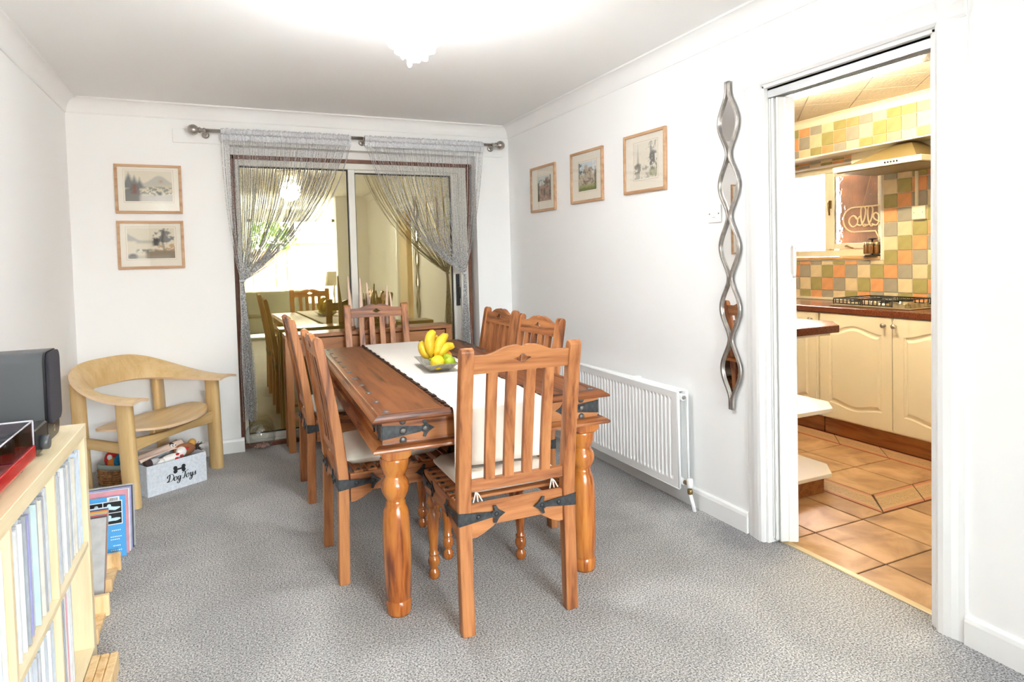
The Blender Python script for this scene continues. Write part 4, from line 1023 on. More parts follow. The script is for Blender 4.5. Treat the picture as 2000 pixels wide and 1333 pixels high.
def picture(name, label, kind, wd, ht, mt, mw, mh, ox=0, oy=0, fw_=.017, mt_tint='mat'):
    """frame in the local x-z plane, facing -y, back on y=0"""
    t = thing(name, label, 'picture'); t.matrix_world = mt; t['group'] = 'oak framed prints'
    d = .018; a, h_ = wd/2, ht/2
    for nm, poly, ax in (('t', None, None),):
        pass
    def bar(p):  # mitred bar from an outline in x-z
        MB().prism(p, 'y', -d, -.001).build('frame_bar', 'frameoak', t, bev=.0015)
    bar([(-a, h_), (-a+fw_, h_-fw_), (a-fw_, h_-fw_), (a, h_)]); bar([(-a, -h_), (a, -h_), (a-fw_, -h_+fw_), (-a+fw_, -h_+fw_)])
    bar([(-a, -h_), (-a+fw_, -h_+fw_), (-a+fw_, h_-fw_), (-a, h_)]); bar([(a, -h_), (a, h_), (a-fw_, h_-fw_), (a-fw_, -h_+fw_)])
    e = .0006
    Bx(-a+fw_-.002, a-fw_+.002, -.008, -.004, -h_+fw_-.002, h_-fw_+.002).build('mount', mt_tint, t)
    img = paint(kind); ny, nx, _ = img.shape
    vs = [(ox-mw/2+mw*i/(nx-1), -.0086, oy-mh/2+mh*j/(ny-1)) for j in range(ny) for i in range(nx)]
    fs = [(j*nx+i, j*nx+i+1, (j+1)*nx+i+1, (j+1)*nx+i) for j in range(ny-1) for i in range(nx-1)]
    o = MB().add(vs, fs).build('print', 'print', t); at = o.data.color_attributes.new('ink', 'FLOAT_COLOR', 'POINT')
    c4 = np.ones((ny*nx, 4), np.float32); c4[:, :3] = img.reshape(-1, 3); at.data.foreach_set('color', c4.ravel())
    ln = MB(); q = .008
    for x0, x1, z0, z1 in ((ox-mw/2-q, ox+mw/2+q, oy+mh/2+q, oy+mh/2+q+.0012), (ox-mw/2-q, ox+mw/2+q, oy-mh/2-q-.0012, oy-mh/2-q), (ox-mw/2-q-.0012, ox-mw/2-q, oy-mh/2-q, oy+mh/2+q), (ox+mw/2+q, ox+mw/2+q+.0012, oy-mh/2-q, oy+mh/2+q)):
        ln.box(x0, x1, -.0086, -.0078, z0, z1)
    ln.build('mount_line', 'frameoak', t)
    Bx(-a+fw_-.001, a-fw_+.001, -.0125, -.0112, -h_+fw_-.001, h_-fw_+.001).build('glass', 'picglass', t)
    return t
def on_back(x, z, tilt=0): return Matrix.Translation((x, YB, z)) @ Matrix.Rotation(tilt, 4, 'Y')
def on_right(y, z, tilt=0): return Matrix.Translation((XR, y, z)) @ Matrix.Rotation(PI/2*-1, 4, 'Z') @ Matrix.Rotation(tilt, 4, 'Y')
picture('framed_print', 'oak framed ink landscape with pines and hill, upper of two over the lounge chair', 0, .386, .322, on_back(-.426, 1.832, .0), .272, .20, .0, .02, mt_tint='matw')
picture('framed_print', 'oak framed ink lake scene with trees, lower of two over the lounge chair', 1, .386, .318, on_back(-.426, 1.464, .0), .272, .20, .0, .01, mt_tint='matw')
picture('framed_print', 'small oak framed tinted engraving of a brown gabled building, nearest the curtain pole', 2, .405, .338, on_right(4.330, 1.828, .012), .215, .185, .02, .0)
picture('framed_print', 'oak framed tinted view of a stone house, middle of the three wall pictures', 3, .41, .338, on_right(3.692, 1.838, .015), .225, .185, .01, .0)
picture('framed_print', 'oak framed pen drawing of a church spire, the picture nearest the light switch', 4, .40, .338, on_right(3.049, 1.836, .018), .215, .20, .01, .01)

# ------------------------------------------------------------------ light switch
sw = thing('light_switch', 'white square light switch on the wall left of the wavy mirror', 'switch'); sw.matrix_world = on_right(2.481, 1.504)
Bx(-.047, .047, -.009, 0, -.043, .043).build('plate', 'pvc', sw, bev=.003)
o = Bx(-.011, .011, -.0145, -.008, -.018, .018).build('rocker', 'pvc', sw, bev=.002); o.rotation_euler = (.06, 0, 0)
for s in (-1, 1): MB().lathe([(.0035, 0), (.0035, .001), (.002, .0016)], (0, 0, 0), 10, 'y').xf(Matrix.Translation((s*.032, -.009, 0)) @ Matrix.Rotation(PI, 4, 'X')).build('screw', 'stud', sw)

# ------------------------------------------------------------------ wavy wall mirror
mr_ = thing('wavy_mirror', 'tall narrow pewter mirror of five linked leaf shaped panes beside the kitchen doorway', 'mirror'); mr_.matrix_world = on_right(2.372, 1.339)
Hm = 1.545; cell = (Hm-.09)/5; amp = .054
def wave(z):                                       # half-width of the frame line at height z (centre 0)
    q = (z+Hm/2-.045)/cell
    if q < 0 or q > 5: return .009
    return .009+amp*(.5-.5*math.cos(2*PI*q))**.85
for s in (-1, 1):
    P = []; 
    for i in range(121):
        z = -Hm/2+Hm*i/120; P.append((s*wave(z), -.014, z))
    MB().tube(P, .0085, 8).build('frame_strand', 'pewter', mr_)
    MB().tube([(p[0]-s*.005, p[1]-.006, p[2]) for p in P], .003, 6).build('frame_bead', 'pewter', mr_)
for k_ in range(5):
    zc = -Hm/2+.045+cell*(k_+.5); n = 28; L_ = [(wave(zc+cell*(-.5+i/n))-.004, zc+cell*(-.5+i/n)) for i in range(n+1)]
    poly = [(u, z) for u, z in L_]+[(-u, z) for u, z in L_[::-1]]
    MB().prism(poly, 'y', -.012, -.008).build('mirror_pane', 'mirror', mr_)

# ------------------------------------------------------------------ radiator
ra = thing('radiator', 'white double panel radiator under the pictures on the side wall', 'radiator', (XR, 0, 0))
RY0, RY1, RZ0, RZ1 = 2.672, 4.10, .105, .605
def rad_panel(xf_, d, sgn, name):
    """panel with pressed vertical flutes, front face at xf_ (towards -x)"""
    mb = MB(); ny = 0; ys_ = []; pitch = .0333
    nfl = int((RY1-RY0-.06)/pitch)
    prof = [(RY0, .006), (RY0+.008, .0)]
    for i in range(nfl):
        c = RY0+.04+pitch*(i+.5)
        prof += [(c-.0125, 0), (c-.007, .0085), (c+.007, .0085), (c+.0125, 0)]
    prof += [(RY1-.008, 0), (RY1, .006)]
    zs = [(RZ0, 0), (RZ0+.035, 0), (RZ0+.052, 1), (RZ1-.05, 1), (RZ1-.033, 0), (RZ1, 0)]
    vs = []; m = len(prof)
    for z, k_ in zs:
        for y, dd in prof: vs.append((xf_+(dd*k_ if 0 < prof.index((y, dd)) < m-1 and dd != .006 else (dd if dd == .006 else 0)), y, z))
    fs = [(j*m+i, j*m+i+1, (j+1)*m+i+1, (j+1)*m+i) for j in range(len(zs)-1) for i in range(m-1)]
    mb.add(vs, fs)
    mb.box(xf_+.0092, xf_+d, RY0+.001, RY1-.001, RZ0, RZ1)
    # rolled rim
    mb.tube([(xf_+.005, RY0, RZ0), (xf_+.005, RY1, RZ0)], .0055, 6).tube([(xf_+.005, RY0, RZ1), (xf_+.005, RY1, RZ1)], .0055, 6).tube([(xf_+.005, RY0, RZ0), (xf_+.005, RY0, RZ1)], .0055, 6)
    return mb.build(name, 'radiator', ra)
rad_panel(-.10, .016, 1, 'front_panel'); rad_panel(-.042, .014, 1, 'back_panel')
mb = MB().box(-.083, -.044, RY0+.06, RY1-.06, RZ0+.03, RZ1-.02)
mb.tube([(-.064, RY0+.06, RZ1-.03), (-.064, RY0-.004, RZ1-.03)], .017, 14).tube([(-.064, RY0+.06, RZ0+.03), (-.064, RY0-.004, RZ0+.03)], .017, 14)
mb.build('convector', 'radiator', ra)
mb = MB().box(-.084, -.043, RY0+.03, RY1-.03, RZ1-.004, RZ1+.002)
for i in range(70): y = RY0+.05+.0193*i; mb.box(-.080, -.047, y, y+.009, RZ1+.002, RZ1+.0045)
tag(mb.build('top_grille', 'radiator', ra), kind='stuff')
o = MB().tube([(-.064, RY0-.004, RZ1-.03), (-.064, RY0-.012, RZ1-.03)], .011, 6).build('bleed_plug', 'steel', ra)
MB().box(-.066, -.004, RY0+.45, RY0+.49, RZ1-.01, RZ1+.006).build('wall_bracket', 'radiator', ra, bev=.002)
mb = MB().tube([(-.064, RY0-.004, RZ0+.03), (-.064, RY0-.045, RZ0+.03)], .011, 12).lathe([(.013, 0), (.015, .006), (.015, .022), (.012, .026)], (-.064, RY0-.045, .085), 6)
mb.build('valve_body', 'brass', ra)
MB().lathe([(.0125, 0), (.0165, .004), (.0165, .038), (.014, .044), (.0125, .046)], (-.064, RY0-.045, .118), 16).build('valve_cap', 'pvc', ra)
MB().tube([(-.064, RY0-.045, .09), (-.060, RY0-.075, .002)], .0095, 12).build('feed_pipe', 'radiator', ra)

# ------------------------------------------------------------------ beaded ceiling light
CX, CY = .708, 2.52
cl = thing('bead_chandelier', 'round glass bead ceiling light hanging in tiers from the white ceiling', 'chandelier', (CX, CY, 0))
MB().lathe([(.085, H-.022), (.09, H-.018), (.09, H-.002), (.086, H)][0:4], n=28).build('ceiling_plate', 'steel', cl)
def hoop(r, z): return [(r*math.cos(a), r*math.sin(a), z) for a in np.linspace(0, 2*PI, 33)]
fm = MB().tube(hoop(.125, H-.05), .003, 6).tube(hoop(.095, H-.05), .003, 6).tube(hoop(.06, H-.05), .003, 6)
for a in range(4): c_, s_ = math.cos(a*PI/2), math.sin(a*PI/2); fm.tube([(0, 0, H-.02), (0, 0, H-.05), (.125*c_, .125*s_, H-.05)], .003, 6)
fm.build('hoop_frame', 'steel', cl)
for ri, (r, zend, n) in enumerate(((.125, 2.225, 26), (.108, 2.185, 22), (.09, 2.15, 18), (.068, 2.125, 14), (.045, 2.105, 9), (.018, 2.095, 5))):
    for i in range(n):
        a = 2*PI*(i+.37*ri)/n; mb = MB(); z = H-.055; ze = zend+rnd.uniform(-.012, .012); j = 0
        while z > ze+.03:
            rb = .0068 if j % 3 else .0085
            mb.ball((0, 0, z), rb, 7, 5); z -= rb*2+.0015; j += 1
        dr = i % 3
        if dr == 0: mb.ball((0, 0, z-.012), .011, 8, 6, (1, 1, 1.5))
        elif dr == 1: mb.ball((0, 0, z-.01), .013, 8, 6)
        else: mb.ball((0, 0, z-.012), .007, 7, 5, (1, 1, 2.2))
        o = mb.build('bead_strand', 'bead', cl); o.location = (r*math.cos(a), r*math.sin(a), 0)
for a in range(3):
    o = MB().ball((0, 0, 0), .02, 12, 8, (1, 1, 1.3)).build('bulb', 'bulb', cl); o.location = (.032*math.cos(a*2.09), .032*math.sin(a*2.09), H-.125)
pl_ = bpy.data.lights.new('chandelier_glow', 'POINT'); pl_.energy = 46; pl_.color = (.95, .985, 1); pl_.shadow_soft_size = .11
po = bpy.data.objects.new('chandelier_glow', pl_); C.objects.link(po); po.parent = cl; po.location = (0, 0, 2.13)

# ------------------------------------------------------------------ fruit bowl
fb = thing('fruit_bowl', 'hammered dark metal boat shaped fruit bowl on the cream runner', 'bowl', (.952, 3.155, TZ+.0052), -.10)
def rbox(hx0, hy0, z0, hx1, hy1, z1, t):
    o_ = [(-hx0, -hy0, z0), (hx0, -hy0, z0), (hx0, hy0, z0), (-hx0, hy0, z0), (-hx1, -hy1, z1), (hx1, -hy1, z1), (hx1, hy1, z1), (-hx1, hy1, z1)]
    i_ = [(-hx0+t, -hy0+t, z0+t), (hx0-t, -hy0+t, z0+t), (hx0-t, hy0-t, z0+t), (-hx0+t, hy0-t, z0+t), (-hx1+t, -hy1+t, z1), (hx1-t, -hy1+t, z1), (hx1-t, hy1-t, z1), (-hx1+t, hy1-t, z1)]
    f = [(3, 2, 1, 0)]+[(i, (i+1) % 4, 4+(i+1) % 4, 4+i) for i in range(4)]
    f += [(8, 9, 10, 11)]+[(8+(i+1) % 4, 8+i, 12+i, 12+(i+1) % 4) for i in range(4)]+[(4+i, 4+(i+1) % 4, 12+(i+1) % 4, 12+i) for i in range(4)]
    return MB().add(o_+i_, f)
rbox(.045, .10, 0, .083, .165, .043, .003).build('basin', 'bowl', fb, bev=.0012)
fx, fy, fz = .952, 3.155, TZ+.0052
def fruit(name, label, cat, x, y, z, r, m, sc=(1, 1, 1), g=None):
    t = thing(name, label, cat, (fx+x, fy+y, fz+z)); 
    if g: t['group'] = g
    pr = [(max(r*math.sin(PI*j/14), 1e-4)*(1+.02*math.sin(j)), -r*math.cos(PI*j/14)*(1.0+(.10 if 'lemon' in name and j in (13, 14) else 0))) for j in range(15)]
    mb = MB().lathe(pr, n=18, cap=False); mb.v = [(p[0]*sc[0], p[1]*sc[1], p[2]*sc[2]) for p in mb.v]
    mb.build('flesh', m, t); MB().lathe([(.004, 0), (.0045, .002), (.001, .003)], (0, 0, r*sc[2]*.985), 8).build('stalk_scar', 'bananaend', t)
    t.rotation_euler = (1.1, .3, .5*x*100)
    return t
fruit('lemon', 'whole yellow lemon at the front corner of the bowl', 'lemon', -.022, -.105, .044, .036, 'lemon')
fruit('lime', 'green lime at the front of the bowl beside the yellow lemon', 'lime', .040, -.098, .042, .031, 'lime', g='limes in the bowl')
fruit('lime', 'paler lime half hidden behind the front lime', 'lime', .048, -.038, .046, .030, 'lime', g='limes in the bowl')
fruit('orange', 'bright orange fruit behind the limes in the bowl', 'orange', .058, .018, .052, .034, 'orange')
fruit('lemon', 'second lemon at the back of the bowl behind the orange', 'lemon', .068, .085, .052, .033, 'lemon')
bn = thing('banana_bunch', 'bunch of five ripe yellow bananas propped up in the fruit bowl', 'bananas', (fx-.018, fy-.02, fz+.07))
def banana(pts, r=.0165):
    P = []; P0 = [Vector(p) for p in pts]
    for i in range(15):
        q = i/14; a = P0[0]*(1-q)**2+P0[1]*2*q*(1-q)+P0[2]*q*q; P.append(a)
    r *= 1.42; 
    rad = [.006, .0095]+[r*(.72+.28*math.sin(PI*min(1, i/11.)**.8)) for i in range(1, 11)]+[r*.8, r*.5, r*.32]
    MB().tube(P, rad, 7).build('banana', 'banana', bn)
    MB().tube([P[-1], P[-1]+(P[-1]-P[-2]).normalized()*.006], [r*.3, r*.22], 6).build('banana_tip', 'bananaend', bn)
hb = (0, -.01, -.012)
banana([(-.014, -.015, -.015), (-.034, -.01, .115), (.022, .035, .108)], .019)
banana([(.004, -.012, -.018), (.032, .00, .082), (.088, .03, .092)], .019)
banana([(.016, -.01, -.02), (.062, -.005, .062), (.118, .03, .028)], .018)
banana([(-.022, -.006, -.015), (-.066, .01, .035), (-.040, .05, .066)], .015)
banana([(-.002, .006, -.015), (.012, .05, .07), (.045, .075, .085)], .016)
MB().tube([(-.025, -.012, -.014), (-.004, -.018, -.024), (.020, -.012, -.018)], [.008, .011, .008], 8).build('bunch_crown', 'lime', bn)

# ------------------------------------------------------------------ curved lounge chair
lc = thing('lounge_chair', 'curved pale oak lounge chair with a wrapped hoop back and sloping seat by the corner', 'chair')
A_, B_ = Vector((-.495, 4.10, 0)), Vector((-.085, 4.665, 0)); U = (B_-A_).normalized(); V = Vector((-U.y, U.x, 0))   # U along the front, V to the back
mid = (A_+B_)/2; wl = (B_-A_).length/2
lc.matrix_world = Matrix(((U.x, V.x, 0, mid.x), (U.y, V.y, 0, mid.y), (0, 0, 1, 0), (0, 0, 0, 1)))
def lleg(p0, p1, rx, ry, name='leg', turn=0):
    """oval post from p0 to p1"""
    mb = MB(); n = 20; vs = []
    for q in (0, .04, .5, 1):
        for i in range(n):
            a = 2*PI*i/n; k_ = .97 if q == 0 else 1
            x, y = rx*k_*math.copysign(abs(math.cos(a))**.75, math.cos(a)), ry*k_*math.copysign(abs(math.sin(a))**.75, math.sin(a))
            x, y = x*math.cos(turn)-y*math.sin(turn), x*math.sin(turn)+y*math.cos(turn)
            vs.append((p0[0]+(p1[0]-p0[0])*q+x, p0[1]+(p1[1]-p0[1])*q+y, p0[2]+(p1[2]-p0[2])*q))
    fs = [(j*n+i, j*n+(i+1) % n, (j+1)*n+(i+1) % n, (j+1)*n+i) for j in range(3) for i in range(n)]
    mb.add(vs, fs, True); mb.add(vs[:n], [tuple(range(n))[::-1]]); mb.add(vs[-n:], [tuple(range(n))])
    return mb.build(name, 'light_z', lc)
lleg((-wl, 0, 0), (-wl-.010, .02, .578), .028, .046, turn=.12); lleg((wl, 0, 0), (wl+.008, .02, .578), .028, .046, turn=-.12)
lleg((-.240, .412, 0), (-.252, .425, .665), .028, .038, turn=.9); lleg((.335, .375, 0), (.322, .398, .655), .030, .066, turn=-1.1)
# hoop: inner edge and outer edge curves, lofted
nh = 60; outer = []; inner = []
for i in range(nh+1):
    t_ = i/nh; c_ = math.cos(PI*t_); s_ = math.sin(PI*t_)
    back = s_**1.5
    # superellipse plan, arms run straight forward
    def pl2(rx, ry, y0): 
        return (-rx*math.copysign(abs(c_)**.62, c_), y0+ry*(abs(s_)**.66))
    ox, oy = pl2(.435, .60, -.105); ix, iy = pl2(.300, .525, -.085)
    e = abs(c_)**6                                            # arm tips round off towards the inside
     
    zo = .582+.185*back; zi = .580+.030*back
    outer.append(Vector((ox, oy, zo))); inner.append(Vector((ix, iy, zi)))
mb = MB(); th = .016; vs = []; ncr = 5
for i in range(nh+1):
    a, b_ = inner[i], outer[i]
    tn = (outer[min(i+1, nh)]-outer[max(i-1, 0)]).normalized(); d = (b_-a).normalized(); nrm = tn.cross(d).normalized()
    
    for k_ in range(ncr):
        q = k_/(ncr-1); p = a*(1-q)+b_*q; p = p+nrm*(.012*math.sin(PI*q)); vs.append(p)
    for k_ in range(ncr):
        q = 1-k_/(ncr-1); p = a*(1-q)+b_*q; p = p+nrm*(.012*math.sin(PI*q)+th); vs.append(p)
m_ = 2*ncr; fs = [(i*m_+k_, (i+1)*m_+k_, (i+1)*m_+(k_+1) % m_, i*m_+(k_+1) % m_) for i in range(nh) for k_ in range(m_)]
fs += [tuple(range(m_)), tuple(nh*m_+k_ for k_ in range(m_))[::-1]]
o = mb.add(vs, fs, True).build('hoop_back', 'light_z', lc); o.data.set_sharp_from_angle(angle=.7)
o.data.materials.append(W['plyedge'])
for p in o.data.polygons:
    k0 = sorted(v % m_ for v in p.vertices)
    if len(p.vertices) > 4 or set(k0) in ({ncr-1, ncr}, {0, m_-1}): p.material_index = 1
# seat: shield-shaped bent ply, lower at the back
ns = 40; ed = []
for i in range(ns):
    a = 2*PI*i/ns; c_, s_ = math.cos(a), math.sin(a)
    x = .35*math.copysign(abs(c_)**.8, c_); y = .16+(.235 if s_ < 0 else .275)*math.copysign(abs(s_)**.9, s_); 
    if s_ > 0: x *= 1-.34*s_
    ed.append((x, y))
def seat_z(x, y): return .402-.018*(y+.08)/.5+.035*(abs(x)/.335)**2.2-.012*math.exp(-((x/.2)**2+((y-.2)/.2)**2))
vs = []; rings = (1, .985, .7, .4, .12)
for sgn in (0, 1):
    for r in (rings if sgn == 0 else (.985, 1)):
        pass
mb = MB(); vs = []
for r in rings: vs += [(.0+x*r, .16+(y-.16)*r, seat_z(x*r, .16+(y-.16)*r)-(0.003 if r == 1 else 0)) for x, y in ed]
top_n = len(rings)
fs = [(j*ns+i, j*ns+(i+1) % ns, (j+1)*ns+(i+1) % ns, (j+1)*ns+i) for j in range(top_n-1) for i in range(ns)]+[tuple((top_n-1)*ns+i for i in range(ns))]
b0 = len(vs)
for r in (1, .96, .3): vs += [(x*r, .16+(y-.16)*r, seat_z(x*r, .16+(y-.16)*r)-.016) for x, y in ed]
fs += [(i, b0+i, b0+(i+1) % ns, (i+1) % ns) for i in range(ns)]+[(b0+j*ns+i, b0+(j+1)*ns+i, b0+(j+1)*ns+(i+1) % ns, b0+j*ns+(i+1) % ns) for j in range(2) for i in range(ns)]+[tuple(b0+2*ns+i for i in range(ns))[::-1]]
o = mb.add(vs, fs, True).build('seat', 'light_x', lc); o.data.set_sharp_from_angle(angle=.7); o.data.materials.append(W['plyedge'])
for p in o.data.polygons:
    if len({v//ns for v in p.vertices} & {0}) and len({v//ns for v in p.vertices} & {top_n}): p.material_index = 1
MB().prism([(-wl+.02, .375), (-wl+.02, .30), (-.1, .315), (.1, .315), (wl-.02, .30), (wl-.02, .375), (.1, .352), (-.1, .352)], 'y', -.002, .03).build('front_stretcher', 'light_x', lc, bev=.004)
o = Bx(0, .40, -.014, .014, .295, .352).build('side_stretcher', 'light_x', lc, bev=.004); o.location = (-wl, .02, 0); o.rotation_euler = (0, 0, math.atan2(.385, .09))
o = Bx(0, .40, -.014, .014, .295, .352).build('side_stretcher', 'light_x', lc, bev=.004); o.location = (wl, .02, 0); o.rotation_euler = (0, 0, math.atan2(.40, -.10))
Bx(-.06, .06, .10, .14, .315, .362).build('seat_block', 'light_y', lc, bev=.006)

# ------------------------------------------------------------------ dog toy box
bx = thing('toy_box', 'pale grey felt box printed Dog Toys with a black bone on its front', 'box', (-.437, 4.232, 0), math.atan2(.182, .29))
BL, BD, BH = .352, .215, .178
t_ = .005
def wallp(p, q, z0, z1): return None
fr = MB().box(0, BL, 0, t_, 0, BH).build('front_panel', 'felt', bx, bev=.002); MB().box(0, BL, BD-t_, BD, 0, BH+.004).build('back_panel', 'felt', bx, bev=.002)
MB().box(0, t_, t_, BD-t_, 0, BH).build('side_panel', 'felt', bx, bev=.002); MB().box(BL-t_, BL, t_, BD-t_, 0, BH).build('side_panel', 'felt', bx, bev=.002)
MB().box(t_, BL-t_, t_, BD-t_, 0, .006).build('base', 'felt', bx)
bone = []
for (cx_, cz, a0, a1) in ((.026, .008, -.85, 3.6), (-.026, .008, -.45, 3.99), (-.026, -.008, 2.29, 6.73), (.026, -.008, 2.68, 7.13)):
    for a in np.linspace(a0, a1, 10): bone.append((cx_*.9+.0115*math.cos(a), cz*1.2+.0115*math.sin(a)))
mb = MB().prism(bone, 'y', -.0012, 0); mb.xf(Matrix.Translation((.185, 0, .118)) @ Matrix.Diagonal((1.05, 1, 1.05, 1))); mb.build('bone_print', 'black', bx)
# brush-script lettering, drawn as pen strokes of changing width
def stroke(mb, pts, w0=1., wd=None):
    P = [Vector((p[0], 0, p[1])) for p in pts]; Q = []
    for i in range(len(P)-1):                                  # catmull-rom
        p0, p1, p2, p3 = P[max(i-1, 0)], P[i], P[i+1], P[min(i+2, len(P)-1)]
        for q in (0, .2, .4, .6, .8): Q.append(.5*((2*p1)+(p2-p0)*q+(2*p0-5*p1+4*p2-p3)*q*q+(3*p1-p0-3*p2+p3)*q**3))
    Q.append(P[-1]); n = len(Q); L_ = []; R_ = []
    for i, c_ in enumerate(Q):
        d = (Q[min(i+1, n-1)]-Q[max(i-1, 0)]).normalized(); nn = Vector((-d.z, 0, d.x))
        wv = .030+.075*abs(d.z)**1.5*(1 if d.z < .2 else .45); wv *= 1.45*w0
        L_.append(c_+nn*wv); R_.append(c_-nn*wv)
    vs = [(p.x, -.001, p.z) for p in L_]+[(p.x, -.001, p.z) for p in R_]
    mb.add(vs, [(i, n+i, n+i+1, i+1) for i in range(n-1)])
letters = {  # unit: x-height about 1
 'D': [[(.45, 1.75), (.50, 1.2), (.42, .5), (.28, .1), (.0, .05), (.05, .25), (.5, .12), (.95, .05), (1.4, .5), (1.5, 1.1), (1.2, 1.65), (.6, 1.85), (.05, 1.6), (-.1, 1.2), (.1, 1.1)]],
 'o': [[(.55, .95), (.2, .85), (.05, .4), (.25, .02), (.6, .1), (.72, .5), (.6, .92), (.5, .95), (.75, .78), (.95, .8)]],
 'g': [[(.65, .9), (.25, .9), (.05, .45), (.22, .05), (.5, .2), (.68, .9), (.7, .3), (.6, -.5), (.3, -.85), (.0, -.6), (.3, -.2), (.95, .2)]],
 'T': [[(.55, 1.7), (.60, 1.0), (.50, .3), (.25, .02), (.0, .2)], [(-.1, 1.35), (.05, 1.75), (.6, 1.65), (1.2, 1.85), (1.35, 1.95)]],
 'y': [[(.05, .75), (.2, .95), (.22, .4), (.35, .05), (.6, .3), (.72, .95)], [(.72, .95), (.72, .2), (.6, -.55), (.3, -.85), (.05, -.6), (.35, -.15), (.95, .2)]],
 's': [[(.0, .1), (.35, .6), (.45, 1.0), (.5, .6), (.6, .25), (.4, .0), (.1, .1)]]}
mb = MB(); X0 = 0
for ch, adv in (('D', 1.62), ('o', .95), ('g', 1.25), ('T', .95), ('o', .95), ('y', .95), ('s', .6)):
    k0 = len(mb.v)
    for st_ in letters[ch]: stroke(mb, st_)
    for i in range(k0, len(mb.v)): p = mb.v[i]; mb.v[i] = (p[0]+X0+p[2]*.16, p[1], p[2])
    X0 += adv
S_ = .0208; mb.xf(Matrix.Translation((.11, -.0003, .055)) @ Matrix.Diagonal((S_*1.12, 1, S_*1.12, 1)))
o = mb.build('lettering', 'black', bx); o.modifiers.new('s', 'SOLIDIFY').thickness = .0006
def in_box(x, y, z): return bx.matrix_basis @ Vector((x, y, z)) if False else Matrix.Translation(bx.location) @ Matrix.Rotation(bx.rotation_euler.z, 4, 'Z') @ Vector((x, y, z))
def toy(name, label, x, y, z, rot, group='soft toys in the felt box'):
    p = in_box(x, y, z); t = thing(name, label, 'dog toy', p); t['group'] = group; t.rotation_euler = rot; return t
rz_ = bx.rotation_euler.z
t = toy('plush_toy', 'brown suede oval plush toy lying on top of the felt box', .275, .10, .195, (.35, .12, rz_)); 
MB().ball((0, 0, 0), .052, 18, 12, (1.3, .55, .8)).build('body', 'brownplush', t); mb = MB()
for i in range(26): mb.tube([(.07, rnd.uniform(-.015, .015), rnd.uniform(-.01, .02)), (.10+rnd.uniform(-.01, .015), rnd.uniform(-.03, .03), rnd.uniform(-.02, .045))], [.004, .001], 4)
tag(mb.build('tufts', 'darkplush', t), kind='stuff'); MB().ball((.05, .02, .03), .024, 12, 8).build('ear', 'mustard', t)
t = toy('plush_toy', 'pale pink floppy plush blanket draped along the felt box', .14, .135, .186, (0, -.10, rz_+.02))
mb = MB(); vs = []
for i in range(25):
    for j in range(9): u, v = i/24, j/8; vs.append((-.13+.27*u, -.05+.11*v, .012+.010*math.sin(v*11+u*4)+.018*math.sin(PI*v)+.02*u))
mb.add(vs, [(i*9+j, (i+1)*9+j, (i+1)*9+j+1, i*9+j+1) for i in range(24) for j in range(8)], True); o = mb.build('cloth', 'pinkcloth', t); o.modifiers.new('s', 'SOLIDIFY').thickness = .005
t = toy('plush_toy', 'white plush doll with red dots lying at the front of the felt box', .165, .055, .178, (0, -.06, rz_+.03))
MB().ball((0, 0, 0), .036, 16, 10, (1.7, .8, .7)).build('body', 'whiteplush', t); MB().ball((-.065, -.004, .0), .024, 12, 8, (1.3, 1, .8)).build('paw', 'whiteplush', t); MB().ball((.07, .006, .016), .03, 14, 9).build('head', 'whiteplush', t)
for x, y, z in ((.03, -.024, .018), (.10, -.012, .03), (.02, -.03, -.004), (.055, -.022, .0)): MB().ball((x, y, z), .008, 8, 6, (1.4, 1, .9)).build('dot', 'redplush', t)
t = toy('plush_toy', 'small dark faced plush toy with white eyes peeking behind the brown toy', .215, .135, .222, (0, 0, rz_))
MB().ball((0, 0, 0), .026, 14, 9).build('head', 'darkplush', t)
for s in (-1, 1):
    MB().ball((s*.009, -.022, .012), .0095, 10, 7).build('eye', 'whiteplush', t); MB().ball((s*.009, -.031, .013), .0035, 8, 6).build('pupil', 'blackpl', t)
t = toy('plush_toy', 'brown and grey knitted plush leg poking from the end of the felt box', .055, .05, .180, (0, -.05, rz_))
MB().tube([(-.04, 0, 0), (-.005, 0, .004)], [.02, .021], 12).build('sock', 'darkplush', t); MB().tube([(-.005, 0, .004), (.035, 0, .006)], [.0205, .019], 12).build('foot', 'greyplush', t)
# woven basket behind the chair leg
bk = thing('woven_basket', 'brown woven basket with a sage cloth band on the carpet under the lounge chair', 'basket', (-.640, 4.64, 0), -.62)
bh_, bw_, bd_ = .105, .085, .06
for lv in range(7):
    mb = MB(); z = .009+.0135*lv; P = []; n = 44
    for i in range(n+1):
        a = 2*PI*i/n; c_, s_ = math.cos(a), math.sin(a)
        w_ = (bw_+.004*lv/7)*math.copysign(abs(c_)**.5, c_); d_ = (bd_+.003*lv/7)*math.copysign(abs(s_)**.5, s_); k_ = 1+.035*math.sin(i*2.2+lv*PI)
        P.append((w_*k_, d_*k_, z+.002*math.sin(i*1.1+lv)))
    mb.tube(P, [.0075+.0016*math.sin(i*2.2+lv) for i in range(n+1)], 6, cap=False).build('weave_row', 'wicker', bk)
P = []
for i in range(32):
    a = 2*PI*i/32; c_, s_ = math.cos(a), math.sin(a); P.append(((bw_+.009)*math.copysign(abs(c_)**.5, c_), (bd_+.008)*math.copysign(abs(s_)**.5, s_)))
mb = MB(); n = 32; mb.add([(x, y, .098) for x, y in P]+[(x, y, .128) for x, y in P]+[(x*.94, y*.94, .128) for x, y in P]+[(x*.94, y*.94, .098) for x, y in P], [(k_*n+i, k_*n+(i+1) % n, ((k_+1) % 4)*n+(i+1) % n, ((k_+1) % 4)*n+i) for k_ in range(4) for i in range(n)], True)
mb.build('cloth_band', 'sage', bk); MB().prism([(x*.93, y*.93) for x, y in P], 'z', .001, .01).build('base', 'wicker', bk)
